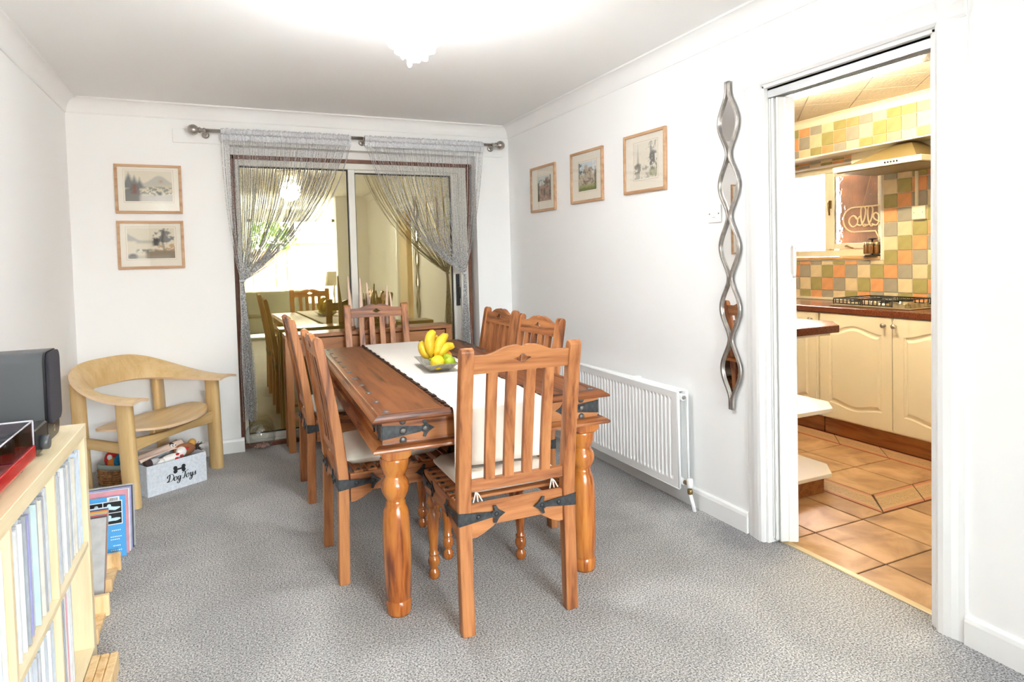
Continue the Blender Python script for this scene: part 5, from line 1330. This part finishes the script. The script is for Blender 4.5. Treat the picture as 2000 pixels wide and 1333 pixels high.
def bpos(x, y, z): return Matrix.Translation(bk.location) @ Matrix.Rotation(-.62, 4, 'Z') @ Vector((x, y, z))
t = thing('plush_toy', 'red and orange round plush with a white patch in the woven basket', 'dog toy', bpos(-.030, -.008, .135)); t.rotation_euler = (0, 0, -.45); t['group'] = 'soft toys in the basket'
MB().ball((0, .012, .006), .046, 18, 12, (.95, .6, 1.15)).build('body', 'redplush', t); MB().ball((.016, -.006, -.012), .034, 16, 10, (.85, .8, 1.2)).build('wing', 'orangeplush', t); MB().ball((.008, -.018, .028), .016, 12, 8, (1, .6, 1.1)).build('patch', 'whiteplush', t)
t = thing('plush_toy', 'blue furry plush toy in the woven basket beside the red plush', 'dog toy', bpos(.035, -.005, .135)); t['group'] = 'soft toys in the basket'
MB().ball((0, 0, 0), .034, 16, 10, (1, .9, 1.3)).build('body', 'blueplush', t); MB().ball((.005, 0, .052), .022, 14, 9).build('head', 'blueplush', t); MB().tube([(-.01, 0, .06), (-.016, 0, .085)], [.008, .005], 7).build('ear', 'blueplush', t)

# ------------------------------------------------------------------ record shelf along the left wall
rs = thing('record_shelf', 'birch effect open cube shelving unit packed with vinyl records along the wall', 'shelf unit')
UX0, UX1, UY1, UZ = -.838, -.435, 2.572, .797
UY0 = .92
Bx(UX0, UX1, UY0, UY1, UZ-.042, UZ).build('top_board', 'birch_y', rs, bev=.0015)
Bx(UX0, UX1, UY1-.040, UY1, 0, UZ-.0422).build('side_panel', 'birch_z', rs, bev=.0015); Bx(UX0, UX1, UY0, UY0+.04, 0, UZ-.0422).build('side_panel', 'birch_z', rs, bev=.0015)
Bx(UX0, UX1, UY0+.041, UY1-.041, .014, .056).build('bottom_board', 'birch_y', rs, bev=.0015)
divs = [2.128, 1.728, 1.328]
Bx(UX0, UX1-.002, UY0+.041, UY1-.041, .396, .413).build('middle_shelf', 'birch_y', rs, bev=.001)
for y in divs:
    for z0, z1 in ((.0562, .3958), (.4132, UZ-.0422)): Bx(UX0, UX1-.002, y-.009, y+.009, z0, z1).build('divider', 'birch_z', rs, bev=.001)
cells = [(2.138, 2.530), (1.738, 2.118), (1.338, 1.718)]
palette = [('white', (.68, .68, .68), 12), ('pale grey', (.48, .50, .54), 9), ('ivory', (.66, .62, .55), 3), ('silver grey', (.36, .38, .42), 3.5), ('pale blue', (.56, .64, .76), 1.6), ('navy', (.05, .08, .18), .7), ('charcoal', (.08, .08, .09), .8), ('rose', (.66, .30, .34), .4), ('light teal', (.52, .66, .66), .7), ('violet', (.34, .34, .60), .4)]
for nm, col, _ in palette: W['rec_'+nm] = plain('record_sleeve_'+nm.replace(' ', '_'), col, .28, noise=.12, nscale=22)
base_rec = {}
def ordinal(n):
    if 10 <= n % 100 <= 20: return '%dth' % n
    return '%d%s' % (n, {1: 'st', 2: 'nd', 3: 'rd'}.get(n % 10, 'th'))
for ci, (ya, yb_) in enumerate(cells):
    for row, z0 in ((0, .4135), (1, .0565)):
        y = yb_-(.006 if row == 0 else (.16 if ci == 0 else .02)); n = 0
        lean = 0.0
        while True:
            q = rnd.random()*sum(p[2] for p in palette)
            for nm, col, wt in palette:
                q -= wt
                if q <= 0: break
            tk = rnd.choice((.0045, .005, .006, .006, .008, .010)); tk = tk*1.0
            if y-tk < ya+.004: break
            n += 1
            key = (nm, tk)
            loc = (UX1-.014-rnd.choice((0, .004, .008, .02, .03)), y-tk/2, z0)
            if key not in base_rec:
                o = Bx(-.315, 0, -tk/2, tk/2, 0, .309+rnd.uniform(-.008, .006)).build('record', 'rec_'+nm, None, bev=.0008); base_rec[key] = o
            else: o = inst('record', base_rec[key])
            o.location = loc; o.rotation_euler = (0, 0, 0)
            where = ('top row' if row == 0 else 'bottom row')
            tag(o, '%s record spine, %s in the %s, %s shelf column' % (nm, ordinal(n), where, ('speaker end', 'middle', 'near end')[ci]), 'record', 'records in the %s of cube %s' % (where, ('one', 'two', 'three')[ci]))
            y -= tk+.0012+(.02 if row == 1 and rnd.random() < .06 else 0)
W['rs_orange'] = plain('orange_sleeve', (.65, .22, .05), .4); W['rs_yellow'] = plain('mustard_sleeve', (.62, .42, .10), .4); W['rs_red'] = plain('coral_red_sleeve', (.50, .08, .09), .4)
# ------------------------------------------------------------------ loudspeaker on the shelf
spk = thing('loudspeaker', 'graphite bookshelf loudspeaker with rounded edges on the far end of the record shelf', 'speaker', (-.490, 2.415, UZ+.0004))
def rrect(w_, h_, r, n=6, z0=0):
    P = []
    for cx_, cz, a0 in ((w_/2-r, z0+h_-r, 0), (-w_/2+r, z0+h_-r, PI/2), (-w_/2+r, z0+r, PI), (w_/2-r, z0+r, 1.5*PI)):
        for i in range(n+1): a = a0+PI/2*i/n; P.append((cx_+r*math.cos(a), cz+r*math.sin(a)))
    return P
MB().prism(rrect(.150, .268, .030), 'x', -.262, -.006, True).build('cabinet', 'grey', spk).data.set_sharp_from_angle(angle=.6)
MB().prism(rrect(.150, .268, .030), 'x', -.006, 0, True).build('baffle', 'blackpl', spk).data.set_sharp_from_angle(angle=.6)
MB().prism(rrect(.142, .215, .028, z0=.049), 'x', 0, .010, True).build('grille', 'grille', spk, bev=.003, seg=2)
bd = MB(); Pq = rrect(.0135, .020, .004, 4, .017); n = len(Pq); cx_ = 0; cz = .027
inn = [((p[0])*.62, cz+(p[1]-cz)*.62) for p in Pq]
bd.add([(.0015, p[0], p[1]) for p in Pq]+[(.0015, p[0], p[1]) for p in inn], [(i, (i+1) % n, n+(i+1) % n, n+i) for i in range(n)])
bd.box(.0005, .0015, -.0012, .0012, .017, .024); bd.build('badge', 'badge', spk)
# ------------------------------------------------------------------ turntable
tt = thing('turntable', 'red record deck with a clear smoked dust cover at the front of the shelf top', 'turntable')
TX0, TX1, TY0, TY1 = -.84, -.462, 1.64, 2.075
z0 = UZ+.022
Bx(TX0, TX1, TY0, TY1, z0, z0+.033).build('plinth', 'red', tt, bev=.003, seg=2)
for x in (TX0+.04, TX1-.04):
    for y in (TY0+.05, TY1-.05): MB().lathe([(.020, 0), (.022, .004), (.018, .022)], (x, y, UZ), 16).build('foot', 'blackpl', tt)
MB().lathe([(.142, 0), (.148, .002), (.148, .018), (.144, .020)], (TX0+.20, TY0+.22, z0+.034), 40).build('platter', 'red', tt); MB().lathe([(.14, 0), (.14, .003)], (TX0+.20, TY0+.22, z0+.0545), 40).build('slip_mat', 'rs_red', tt)
MB().tube([(TX1-.05, TY1-.06, z0+.06), (TX1-.06, TY0+.10, z0+.062), (TX1-.095, TY0+.05, z0+.058)], .005, 8).build('tonearm', 'blackpl', tt); MB().lathe([(.02, 0), (.02, .03), (.014, .035)], (TX1-.05, TY1-.06, z0+.033), 16).build('arm_base', 'blackpl', tt)
Bx(TX1-.085, TX1-.06, TY1-.065, TY1-.04, z0+.040, z0+.058).build('cueing_block', 'pvc', tt, bev=.002)
lid = MB(); t_ = .003; zl = z0+.034; zh = z0+.098; a, b_, c_, d_ = TX0+.004, TX1-.004, TY0+.004, TY1-.004
lid.box(a, b_, c_, d_, zh-t_, zh).box(b_-t_, b_, c_, d_, zl, zh-t_).box(a, a+t_, c_, d_, zl, zh-t_).box(a+t_, b_-t_, d_-t_, d_, zl, zh-t_).box(a+t_, b_-t_, c_, c_+t_, zl, zh-t_)
lid.build('dust_cover', 'lid', tt)
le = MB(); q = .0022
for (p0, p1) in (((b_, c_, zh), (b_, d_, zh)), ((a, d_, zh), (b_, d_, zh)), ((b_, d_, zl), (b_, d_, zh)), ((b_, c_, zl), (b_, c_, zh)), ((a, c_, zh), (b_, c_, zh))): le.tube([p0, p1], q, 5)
le.build('edge_highlight', plain('pale_edge_highlight', (.62, .60, .66), .2), tt)  # pale strips paint a highlight along the dust cover edges
for x in (TX0+.1, TX1-.09): Bx(x-.02, x+.02, TY1-.001, TY1+.010, zl-.012, zl+.014).build('hinge', 'blackpl', tt, bev=.002)
pb_ = thing('phono_box', 'small black amplifier box squeezed between the red record deck and the loudspeaker', 'amplifier', (-.56, 2.205, UZ))
MB().box(-.075, .085, -.075, .060, .008, .082).build('case', 'blackpl', pb_, bev=.004); MB().lathe([(.02, 0), (.02, .016), (.017, .019)], (.085, -.01, .034), 18, 'x').xf(Matrix.Identity(4)).build('dial', 'grey', pb_)
for x in (-.05, .06):
    for y in (-.05, .04): MB().lathe([(.008, 0), (.008, .008)], (x, y, 0), 10).build('foot', 'blackpl', pb_)

# ------------------------------------------------------------------ records and pine stands on the carpet
W['pl_blue'] = plain('sky_blue_sleeve', (.08, .36, .72), .35); W['pl_clear'] = plain('clear_sleeve_grey', (.42, .42, .42), .25, noise=.15, nscale=20)
def floor_record(x, y, lean, m, label, h_=.312, w_=.315, tk=.005, yaw=0, decor=None, z=.003):
    t = thing('floor_record', label, 'record', (x, y, z)); t['group'] = 'records leaning on the floor'
    t.rotation_euler = (-lean, 0, yaw)
    Bx(-w_, 0, -tk/2, tk/2, 0, h_).build('sleeve', m, t, bev=.0008)
    if decor: decor(t, tk)
    return t
def blue_decor(t, tk):
    y = -tk/2-.0006
    Bx(-.070, -.022, y-.0004, y, .246, .270).build('barcode_label', 'pvc', t)
    mb = MB(); x = -.062
    for i in range(14): w_ = rnd.choice((.0008, .0014, .002)); mb.box(x, x+w_, y-.0008, y-.0004, .252, .266); x += w_+rnd.choice((.0008, .0014))
    mb.build('barcode', 'black', t)
    Bx(-.162, -.012, y-.0004, y, .146, .252).build('photo_border', 'pvc', t)
    for i in range(2):
        for j in range(2):
            x0 = -.158+.0735*i; zz = .150+.0505*j
            Bx(x0, x0+.0695, y-.0008, y-.0004, zz, zz+.0475).build('photo', 'black', t)
            mb = MB(); fc = (x0+.034, zz+.024)
            mb.prism([(fc[0]+.026*math.cos(a)*(1+.3*math.sin(3*a+i)), fc[1]+.010*math.sin(a)*(1+.4*math.cos(2*a+j))-.004) for a in np.linspace(0, 2*PI, 15)[:-1]], 'y', y-.0011, y-.0008)
            mb.prism([(fc[0]+.012*(1-2*i)+.008*math.cos(a), fc[1]+.008+.008*math.sin(a)) for a in np.linspace(0, 2*PI, 11)[:-1]], 'y', y-.0011, y-.0008); mb.build('photo_figure', plain('photo_pale_blue', (.55, .75, .88), .5) if 'photo_pale_blue' not in bpy.data.materials else bpy.data.materials['photo_pale_blue'], t)
    mb = MB()
    for (xa, z_, n) in ((-.055, .118, 5), (-.06, .090, 6), (-.06, .078, 5), (-.05, .050, 4), (-.06, .03, 6)):
        for i in range(n): mb.box(xa+.0075*i, xa+.0075*i+.005, y-.0004, y, z_, z_+.004)
    mb.build('sleeve_print', 'pvc', t)
cols = [('pl_clear', 'clear sleeved white record at the back of the pile below the lounge chair leg'), ('rec_charcoal', 'dark grey record second from the back of the pile below the lounge chair'), ('rec_violet', 'violet edged record in the middle of the pile below the lounge chair'), ('rec_white', 'white record in the pile between the violet and rose sleeves'), ('rec_rose', 'rose coloured record directly behind the sky blue sleeve')]
for i, (m_, la) in enumerate(cols): floor_record(-.424-.004*i, 3.535-.021*i, .13, m_, la, h_=.288-.002*(i % 2), w_=.30)
floor_record(-.448, 3.425, .12, 'pl_blue', 'sky blue record sleeve with barcode and four photos leaning under the lounge chair', h_=.272, w_=.30, decor=blue_decor)
cc = [('rec_pale blue', 'pale blue record leaning back in the pine stand behind the shelf, farthest of the row'), ('rec_navy', 'navy record leaning in the pine stand next to the pale blue one'), ('rs_orange', 'orange edged record leaning in the pine stand'), ('rs_yellow', 'mustard edged record leaning in the pine stand'), ('rec_silver grey', 'silver grey record leaning in the middle of the pine stand'), ('rs_red', 'red edged record leaning in the pine stand'), ('rec_charcoal', 'charcoal record leaning near the front of the pine stand'), ('pl_clear', 'clear sleeved grey record at the front of the pine stand')]
for i, (m_, la) in enumerate(cc): floor_record(-.482+.0015*i, 3.10-.019*i, .50, m_, la, z=.020)
def stand(x, y, label, h_=.075):
    t = thing('record_stand', label, 'record stand', (x, y, 0)); t['group'] = 'low pine record stands on the carpet'
    Bx(-.34, 0, -.012, .012, 0, h_).build('end_board', 'pine_y', t, bev=.002); o = Bx(-.34, -.012, -.19, -.0125, 0, .018).build('base_board', 'pine_y', t, bev=.002)
    Bx(-.34, -.006, -.215, -.1905, 0, h_*.68).build('front_board', 'pine_y', t, bev=.002)
stand(-.452, 3.285, 'low pine record stand on the carpet in front of the sky blue record')
stand(-.438, 2.870, 'low pine record stand beside the far corner of the record shelf', .08)
pf = thing('pine_offcut', 'short grooved pine block on the carpet against the near foot of the record shelf', 'wood block', (-.395, 2.36, 0))
for i in range(3): o = Bx(-.012, .012, -.105, .105, 0, .062).build('pine_strip', 'pine_y', pf, bev=.003); o.location = (-.0252+.0252*i, 0, -.002*i)

# ------------------------------------------------------------------ kitchen
WX = 3.855
kwt = thing('worktop', 'red granite effect kitchen worktop under the gas hob', 'worktop')
MB().box(WX, K-.001, .6, 5.0, .875, .915).build('slab', 'granite', kwt, bev=.004, seg=2)
Bx(K-.022, K-.001, .6, 5.0, .9152, .935).build('upstand', 'hoodlight', kwt, bev=.003)
def cab_door(par, ya, yb_, knob_y, nm='door'):
    z0, z1 = .135, .868; w_ = yb_-ya
    o = Bx(0, .018, ya+.002, yb_-.002, z0, z1).build('door', 'cream', par, bev=.004, seg=2); o.location = (3.868, 0, 0)
    # raised arched panel: ring groove drawn as a proud moulding
    cy = (ya+yb_)/2; hw_ = w_/2-.075
    def arch(hh, top, bot, rise):
        P = []
        for i in range(25):
            u = -1+2*i/24; P.append((cy+u*hh, top-rise+rise*(.5+.5*math.cos(PI*min(1, abs(u)*1.05)))))
        Q = []
        for i in range(25):
            u = 1-2*i/24; Q.append((cy+u*hh, bot+.030-.030*(.5+.5*math.cos(PI*min(1, abs(u)*1.05)))))
        return P+Q
    out = arch(hw_, z1-.072, z0+.075, .042); inn = arch(hw_-.030, z1-.106, z0+.108, .040); n = len(out)
    inn2 = arch(hw_-.012, z1-.085, z0+.088, .042)
    vs = [(-.0005, p[0], p[1]) for p in out]+[(.0055, p[0], p[1]) for p in inn2]+[(-.0045, p[0], p[1]) for p in inn]
    fs = [(a*n+i, (a+1)*n+i, (a+1)*n+(i+1) % n, a*n+(i+1) % n) for a in (0, 1) for i in range(n)]+[tuple(2*n+i for i in range(n))]
    # cut: a recess cannot be cut cheaply, so the leaf is modelled as a frame plus this field
    mb = MB().add(vs, fs); mb.xf(Matrix.Translation((-.003, 0, 0))); mb.build('arched_field', 'cream', o)
    fr = MB(); bo = [(ya+.002, z0), (yb_-.002, z0), (yb_-.002, z1), (ya+.002, z1)]
    # frame face in front of the leaf with an arched opening
    per = []
    for p in out:
        # nearest point on the outer rectangle in the same direction
        dx, dz = p[0]-cy, p[1]-(z0+z1)/2; sx = (w_/2-.002)/max(abs(dx), 1e-6); sz = ((z1-z0)/2)/max(abs(dz), 1e-6); q = min(sx, sz)
        per.append((cy+dx*q, (z0+z1)/2+dz*q))
    vs = [(-.006, p[0], p[1]) for p in per]+[(-.006, p[0], p[1]) for p in out]+[(.0, p[0], p[1]) for p in per]+[(.0, p[0], p[1]) for p in out]
    fs = [(i, n+i, n+(i+1) % n, (i+1) % n) for i in range(n)]+[(i, (i+1) % n, 2*n+(i+1) % n, 2*n+i) for i in range(n)]+[(n+i, 3*n+i, 3*n+(i+1) % n, n+(i+1) % n) for i in range(n)]
    cs = [(bo[i][0], bo[i][1]) for i in range(4)]
    fr.add(vs, fs)
    # close the four corners missed by the radial mapping
    fr.build('door_frame', 'cream', o)
    if knob_y is not None:
        k_ = MB().lathe([(.008, 0), (.0065, .006), (.006, .012), (.012, .017), (.0155, .023), (.015, .029), (.009, .033), (.001, .0345)], (0, 0, 0), 16, 'x')
        k_.v = [(-p[0], p[1], p[2]) for p in k_.v]; k_.f = [f[::-1] for f in k_.f]
        k_.xf(Matrix.Translation((-.006, knob_y, .819))); k_.build('knob', 'steel', o)
def cabinet(y0, y1, doors, label):
    t = thing('base_cabinet', label, 'cabinet'); t['group'] = 'cream kitchen base cabinets'
    Bx(3.887, K-.002, y0+.001, y1-.001, .12, .8745).build('carcass', 'creamshelf', t)
    for (a, b_, k_) in doors: cab_door(t, a, b_, k_)
    Bx(3.912, 3.928, y0+.001, y1-.001, 0, .1195).build('plinth', 'plinth', t, bev=.001)
cabinet(2.21, 3.327, [(2.767, 3.325, 2.818), (2.212, 2.765, 2.745)], 'cream base cabinet with two arched doors and round knobs under the hob')
cabinet(3.333, 3.79, [(3.345, 3.79, 3.396)], 'cream base cabinet with one knob partly hidden by the white folding door')
cabinet(1.60, 2.205, [(1.60, 2.20, None)], 'cream base cabinet hidden beside the doorway jamb')
cabinet(3.80, 4.6, [(3.80, 4.2, None), (4.2, 4.6, None)], 'cream base cabinet at the far corner under the window')
# gas hob
hb_ = thing('gas_hob', 'stainless gas hob with black pan supports set in the red worktop', 'hob')
Bx(3.985, 4.425, 2.735, 3.345, .9153, .924).build('hob_plate', 'hobsteel', hb_, bev=.003)
for (x, y, r) in ((4.09, 3.21, .050), (4.32, 3.21, .038), (4.09, 2.985, .036), (4.32, 2.985, .046)):
    o = MB().lathe([(r*1.25, 0), (r*1.2, .006), (r, .008), (r, .020), (r*.9, .021)], n=24).build('burner_ring', 'hobsteel', hb_); o.location = (x, y, .924)
    o = MB().lathe([(r*.88, .021), (r*.9, .023), (r*.86, .031), (r*.3, .033), (.001, .033)], n=24).build('burner_cap', 'wire', hb_); o.location = (x, y, .924)
def grid(y0, y1):
    mb = MB(); x0, x1, zt_ = 4.005, 4.405, .968
    r = .0042
    mb.tube([(x0, y0, .926), (x0, y0, zt_-.008), (x0+.008, y0, zt_), (x1-.008, y0, zt_), (x1, y0, zt_-.008), (x1, y0, .926)], r, 6)
    mb.tube([(x0, y1, .926), (x0, y1, zt_-.008), (x0+.008, y1, zt_), (x1-.008, y1, zt_), (x1, y1, zt_-.008), (x1, y1, .926)], r, 6)
    for i in range(7):
        y = y0+(y1-y0)*(i+.5)/7; mb.tube([(x0+.002, y, .930), (x0+.002, y, zt_-.004), (x0+.01, y, zt_), (x0+.075+.02*(i % 2), y, zt_)], r*.8, 6); mb.tube([(x1-.002, y, .930), (x1-.002, y, zt_-.004), (x1-.01, y, zt_), (x1-.075, y, zt_)], r*.8, 6)
    for x in (x0, (x0+x1)/2, x1): mb.tube([(x, y0, zt_), (x, y1, zt_)], r, 6)
    mb.tube([(x0, y0, .932), (x0, y1, .932)], r, 6); mb.tube([(x1, y0, .932), (x1, y1, .932)], r, 6)
    return mb.build('pan_support', 'wire', hb_)
grid(3.105, 3.325); grid(2.87, 3.092)
for i, x in enumerate((4.06, 4.155, 4.25, 4.345)):
    mb = MB().lathe([(.020, 0), (.021, .004), (.016, .008), (.0155, .022), (.014, .024)], n=18); mb.box(-.019, .019, -.005, .005, .012, .030)
    o = mb.build('control_knob', 'hood', hb_, bev=.0012); o.location = (x, 2.795, .924); o.rotation_euler = (0, 0, .5)
# extractor hood
hd_ = thing('cooker_hood', 'champagne steel pyramid cooker hood with five buttons above the hob', 'cooker hood')
hx0, hx1, hy0, hy1 = 3.955, 4.403, 2.634, 3.284
def slabp(z0, z1): return Bx(hx0, hx1, hy0, hy1, z0, z1)
slabp(1.862, 1.900).build('canopy_rim', 'hoodlight', hd_, bev=.003)
MB().add([(hx0+.03, hy0+.05, 1.9), (hx1, hy0+.05, 1.9), (hx1, hy1-.09, 1.9), (hx0+.03, hy1-.09, 1.9), (4.30, 2.935, 2.052), (hx1, 2.935, 2.052), (hx1, 3.035, 2.052), (4.30, 3.035, 2.052)],
         [(0, 1, 5, 4), (2, 3, 7, 6), (3, 0, 4, 7), (4, 5, 6, 7), (1, 2, 6, 5), (3, 2, 1, 0)]).build('canopy_pyramid', 'hood', hd_)
Bx(hx0+.02, hx1-.02, hy0+.02, hy1-.02, 1.856, 1.8618).build('filter_panel', 'hood', hd_)
for i in range(5):
    o = MB().lathe([(.0065, 0), (.0065, .004), (.005, .006)], (0, 0, 0), 12, 'x').build('button', 'blackpl', hd_); o.location = (hx0, 2.795+.021*i, 1.881); o.rotation_euler = (0, 0, PI)
hp = thing('hood_splashback', 'cream panel with a brown end set behind the pyramid cooker hood', 'panel')
Bx(4.405, 4.441, 2.795, 3.487, 1.902, 2.054).build('panel', 'hoodlight', hp, bev=.001); Bx(4.405, 4.441, 2.770, 2.7945, 1.902, 2.054).build('end_strip', 'plinth', hp)
# cooker switch with trunking, on the tiles
ck = thing('cooker_switch', 'cream cooker switch plate with trunking on the tiled wall under the hood', 'switch')
Bx(K-.030, K-.0075, 2.920, 3.016, 1.517, 1.612).build('plate', 'hoodlight', ck, bev=.003); Bx(K-.036, K-.030, 2.958, 2.978, 1.548, 1.582).build('rocker', 'hoodlight', ck, bev=.001)
for y in (2.936, 3.0): MB().lathe([(.003, 0), (.003, .001)], (K-.0308, y, 1.565), 10, 'x').build('screw', 'blackpl', ck)
Bx(K-.024, K-.0075, 2.974, 2.996, 1.6125, 1.858).build('trunking', 'hoodlight', ck, bev=.002)
# breakfast bar along the dividing wall: granite top, open end shelves
pn = thing('breakfast_bar', 'red granite effect breakfast bar end with cut corner just inside the kitchen doorway', 'worktop')
MB().prism([(2.293, 2.455), (3.000, 2.455), (3.135, 2.605), (3.135, 4.2), (2.293, 4.2)], 'z', .868, .908).build('slab', 'granite', pn, bev=.003)
MB().prism([(2.30, 2.49), (2.97, 2.49), (3.09, 2.63), (3.09, 4.15), (2.30, 4.15)], 'z', .852, .8678).build('underside_board', 'creamshelf', pn)
es = thing('end_shelf_unit', 'cream open end shelves with cut corners under the breakfast bar', 'shelf unit')
MB().prism([(2.30, 2.455), (2.945, 2.455), (3.06, 2.58), (3.06, 2.80), (2.30, 2.80)], 'z', .440, .462).build('shelf', 'creamshelf', es, bev=.002)
MB().prism([(2.30, 2.455), (2.935, 2.455), (3.045, 2.58), (3.045, 2.80), (2.30, 2.80)], 'z', .088, .108).build('shelf', 'creamshelf', es, bev=.002)
for z0, z1 in ((.1082, .4398), (.4622, .8518)): Bx(2.30, 3.01, 2.80, 2.82, z0, z1).build('end_panel', 'creamshelf', es)
Bx(2.30, 2.32, 2.5, 2.80, .1082, .4398).build('back_panel', 'creamshelf', es); Bx(2.30, 2.32, 2.5, 2.80, .4622, .8518).build('back_panel', 'creamshelf', es)
Bx(2.32, 3.03, 2.8202, 4.1, .09, .8518).build('cupboard_body', 'cream', es, bev=.002)
MB().box(2.30, 2.905, 2.482, 2.50, 0, .0878).box(2.888, 2.905, 2.50, 4.1, 0, .0878).build('plinth', 'plinth', es)
# fluorescent batten
fl = thing('fluorescent_light', 'lit fluorescent tube in a cream batten across the kitchen ceiling', 'ceiling light', (3.225, 0, 0))
Bx(-.022, .022, 2.10, 3.35, KH-.050, KH-.006).build('batten', 'hoodlight', fl, bev=.003)
for y in (2.118, 3.332): Bx(-.026, .026, y-.022, y+.022, KH-.056, KH-.005).build('end_cap', 'pvc', fl, bev=.003); MB().tube([(0, y-.016, KH-.078), (0, y+.016, KH-.078)], .021, 14).box(-.008, .008, y-.01, y+.01, KH-.07, KH-.05).build('lamp_holder', 'pvc', fl)
MB().tube([(0, 2.135, KH-.078), (0, 3.315, KH-.078)], .017, 16).build('tube', 'tube', fl)
# hanging rope light sign reading Hello, seen from behind
sg = thing('hello_sign', 'cream rope light speech bubble sign reading Hello, hung reversed in the kitchen window', 'sign', (K+.022, 3.33, 1.55))
bub = []
for i in range(13): a = PI/2+PI*i/12; bub.append((-.19+.095*math.cos(a), .095*math.sin(a)))
Pb = [(0, -u_, z) for u_, z in [(.19, .095)]+bub+[(-.005, -.095), (.03, -.165), (.05, -.095), (.19, -.095)]+[(.19+.095*math.cos(a), .095*math.sin(a)) for a in np.linspace(-PI/2, PI/2, 13)]]
MB().tube(Pb, .006, 8).build('bubble_rope', 'rope', sg)
# letters laid out as the window shows them: o l l e H from left to right (y decreasing)
gl = {'o': [(.052, .035), (.03, .012), (-.002, .042), (-.036, .022), (-.042, -.012), (-.012, -.045), (.024, -.030), (.034, .004), (.012, .036), (-.01, .040)],
      'l': [(-.045, -.03), (-.01, -.035), (.02, .02), (.028, .085), (.008, .105), (-.012, .085), (-.010, .0), (.012, -.045), (.04, -.035)],
      'e': [(-.04, -.02), (.01, .0), (.028, .03), (.008, .052), (-.018, .03), (-.018, -.015), (.005, -.042), (.04, -.03)],
      'H': [(-.05, .08), (-.045, .0), (-.05, -.05), (-.047, .01), (.03, .02), (.035, .09), (.03, -.05)]}
def smooth(P, k_=5):
    out = []; P = [Vector((p[0], p[1])) for p in P]
    for i in range(len(P)-1):
        p0, p1, p2, p3 = P[max(i-1, 0)], P[i], P[i+1], P[min(i+2, len(P)-1)]
        for j in range(k_): q = j/k_; out.append(.5*((2*p1)+(p2-p0)*q+(2*p0-5*p1+4*p2-p3)*q*q+(3*p1-p0-3*p2+p3)*q**3))
    return out+[P[-1]]
for ch, xo in (('o', -.19), ('l', -.115), ('l', -.055), ('e', .005), ('H', .10)):
    mir = -1 if ch in 'eH' else 1
    MB().tube([(0, -(xo+(p.x*mir)), p.y-.01) for p in smooth(gl[ch])], .0058, 8).build('letter_rope', 'rope', sg)
for s in (-1, 1): MB().tube([(0, s*.115, .095), (0, s*.02, .395)], .0013, 5).build('hanging_string', 'stringwire', sg)
MB().ball((0, 0, .397), .008, 8, 6).build('hook', 'pvc', sg)
# spice carousel on the sill
sc = thing('spice_rack', 'black spice carousel of small lidded jars on the kitchen window sill', 'spice rack', (K-.002, 3.345, KWZ0+.0182))
mb = MB().lathe([(.062, 0), (.064, .003), (.060, .008), (.02, .010), (.006, .012), (.006, .125), (.03, .128), (.032, .134), (.01, .137)], n=24); mb.tube([(.045*math.cos(a), .045*math.sin(a), .085) for a in np.linspace(0, 2*PI, 25)], .004, 6); mb.build('carousel_stand', 'blackpl', sc)
for i in range(6):
    a = PI+.35+i*PI/3; o = MB().lathe([(.016, 0), (.0185, .003), (.0195, .062), (.017, .066)], n=14).build('jar', 'jar', sc); o.location = (.043*math.cos(a), .043*math.sin(a), .020)
    MB().lathe([(.018, .066), (.019, .068), (.019, .086), (.017, .088)], n=14).build('jar_lid', 'jarlid', o)

# ------------------------------------------------------------------ furniture behind the camera (sofa and lamp mirrored in the patio glass; bookcase added)
sf = thing('sofa', 'sage green two seat sofa facing the front window, seen mirrored in the patio glass', 'sofa', (.40, -2.35, 0))
Bx(-.95, .95, -.42, .38, .12, .42).build('base', 'sofa', sf, bev=.03, seg=2); o = Bx(-.95, .95, .16, .42, .42, .86).build('backrest', 'sofa', sf, bev=.05, seg=2)
for s in (-1, 1):
    o = Bx(-.11, .11, -.42, .42, .12, .62).build('arm', 'sofa', sf, bev=.04, seg=2); o.location = (s*1.04, 0, 0)
    o = Bx(-.42, .42, -.40, .15, .42, .54).build('seat_pad', 'sofa', sf, bev=.04, seg=2); o.location = (s*.45, 0, 0)
    for y in (-.36, .36): o = Bx(-.03, .03, -.03, .03, 0, .12).build('foot', 'brownfix', sf); o.location = (s*.95, y, 0)
bc = thing('bookcase', 'added tall dark brown bookcase against the side wall behind the viewer', 'bookcase', (XL+.02, -.75, 0))  # unseen bookcase added to soak up light bounced onto the near right wall
Bx(0, .02, -1.0, 1.0, 0, 2.0).build('back_panel', 'brownfix', bc)
for y in (-1.0, -.35, .32, .97): Bx(.02, .36, y, y+.03, 0, 2.0).build('upright', 'brownfix', bc)
for z in (.05, .42, .80, 1.18, 1.56, 1.97):
    for y in (-.97, -.32, .35): Bx(.02, .35, y+.0005, y+.6195 if y < -.9 else y+.6395 if y < 0 else y+.6195, z, z+.025).build('shelf', 'brownfix', bc)
lm = thing('table_lamp', 'taupe drum shade lamp on a round side table behind the viewer', 'lamp', (1.85, -2.2, .55))
MB().lathe([(.07, 0), (.075, .015), (.03, .04), (.02, .12), (.035, .22), (.015, .32), (.012, .42)], n=20).build('lamp_base', 'pewter', lm); MB().lathe([(.17, .36), (.13, .62)], n=28, cap=False).build('shade', 'lampshade', lm)
st2 = thing('side_table', 'small round dark side table under the drum shade lamp', 'table', (1.85, -2.2, 0))
MB().lathe([(.22, .52), (.225, .53), (.225, .545), (.22, .55)], n=32).build('top', 'brownfix', st2); MB().lathe([(.16, 0), (.15, .02), (.025, .05), (.022, .52)], n=20).build('pedestal', 'brownfix', st2)
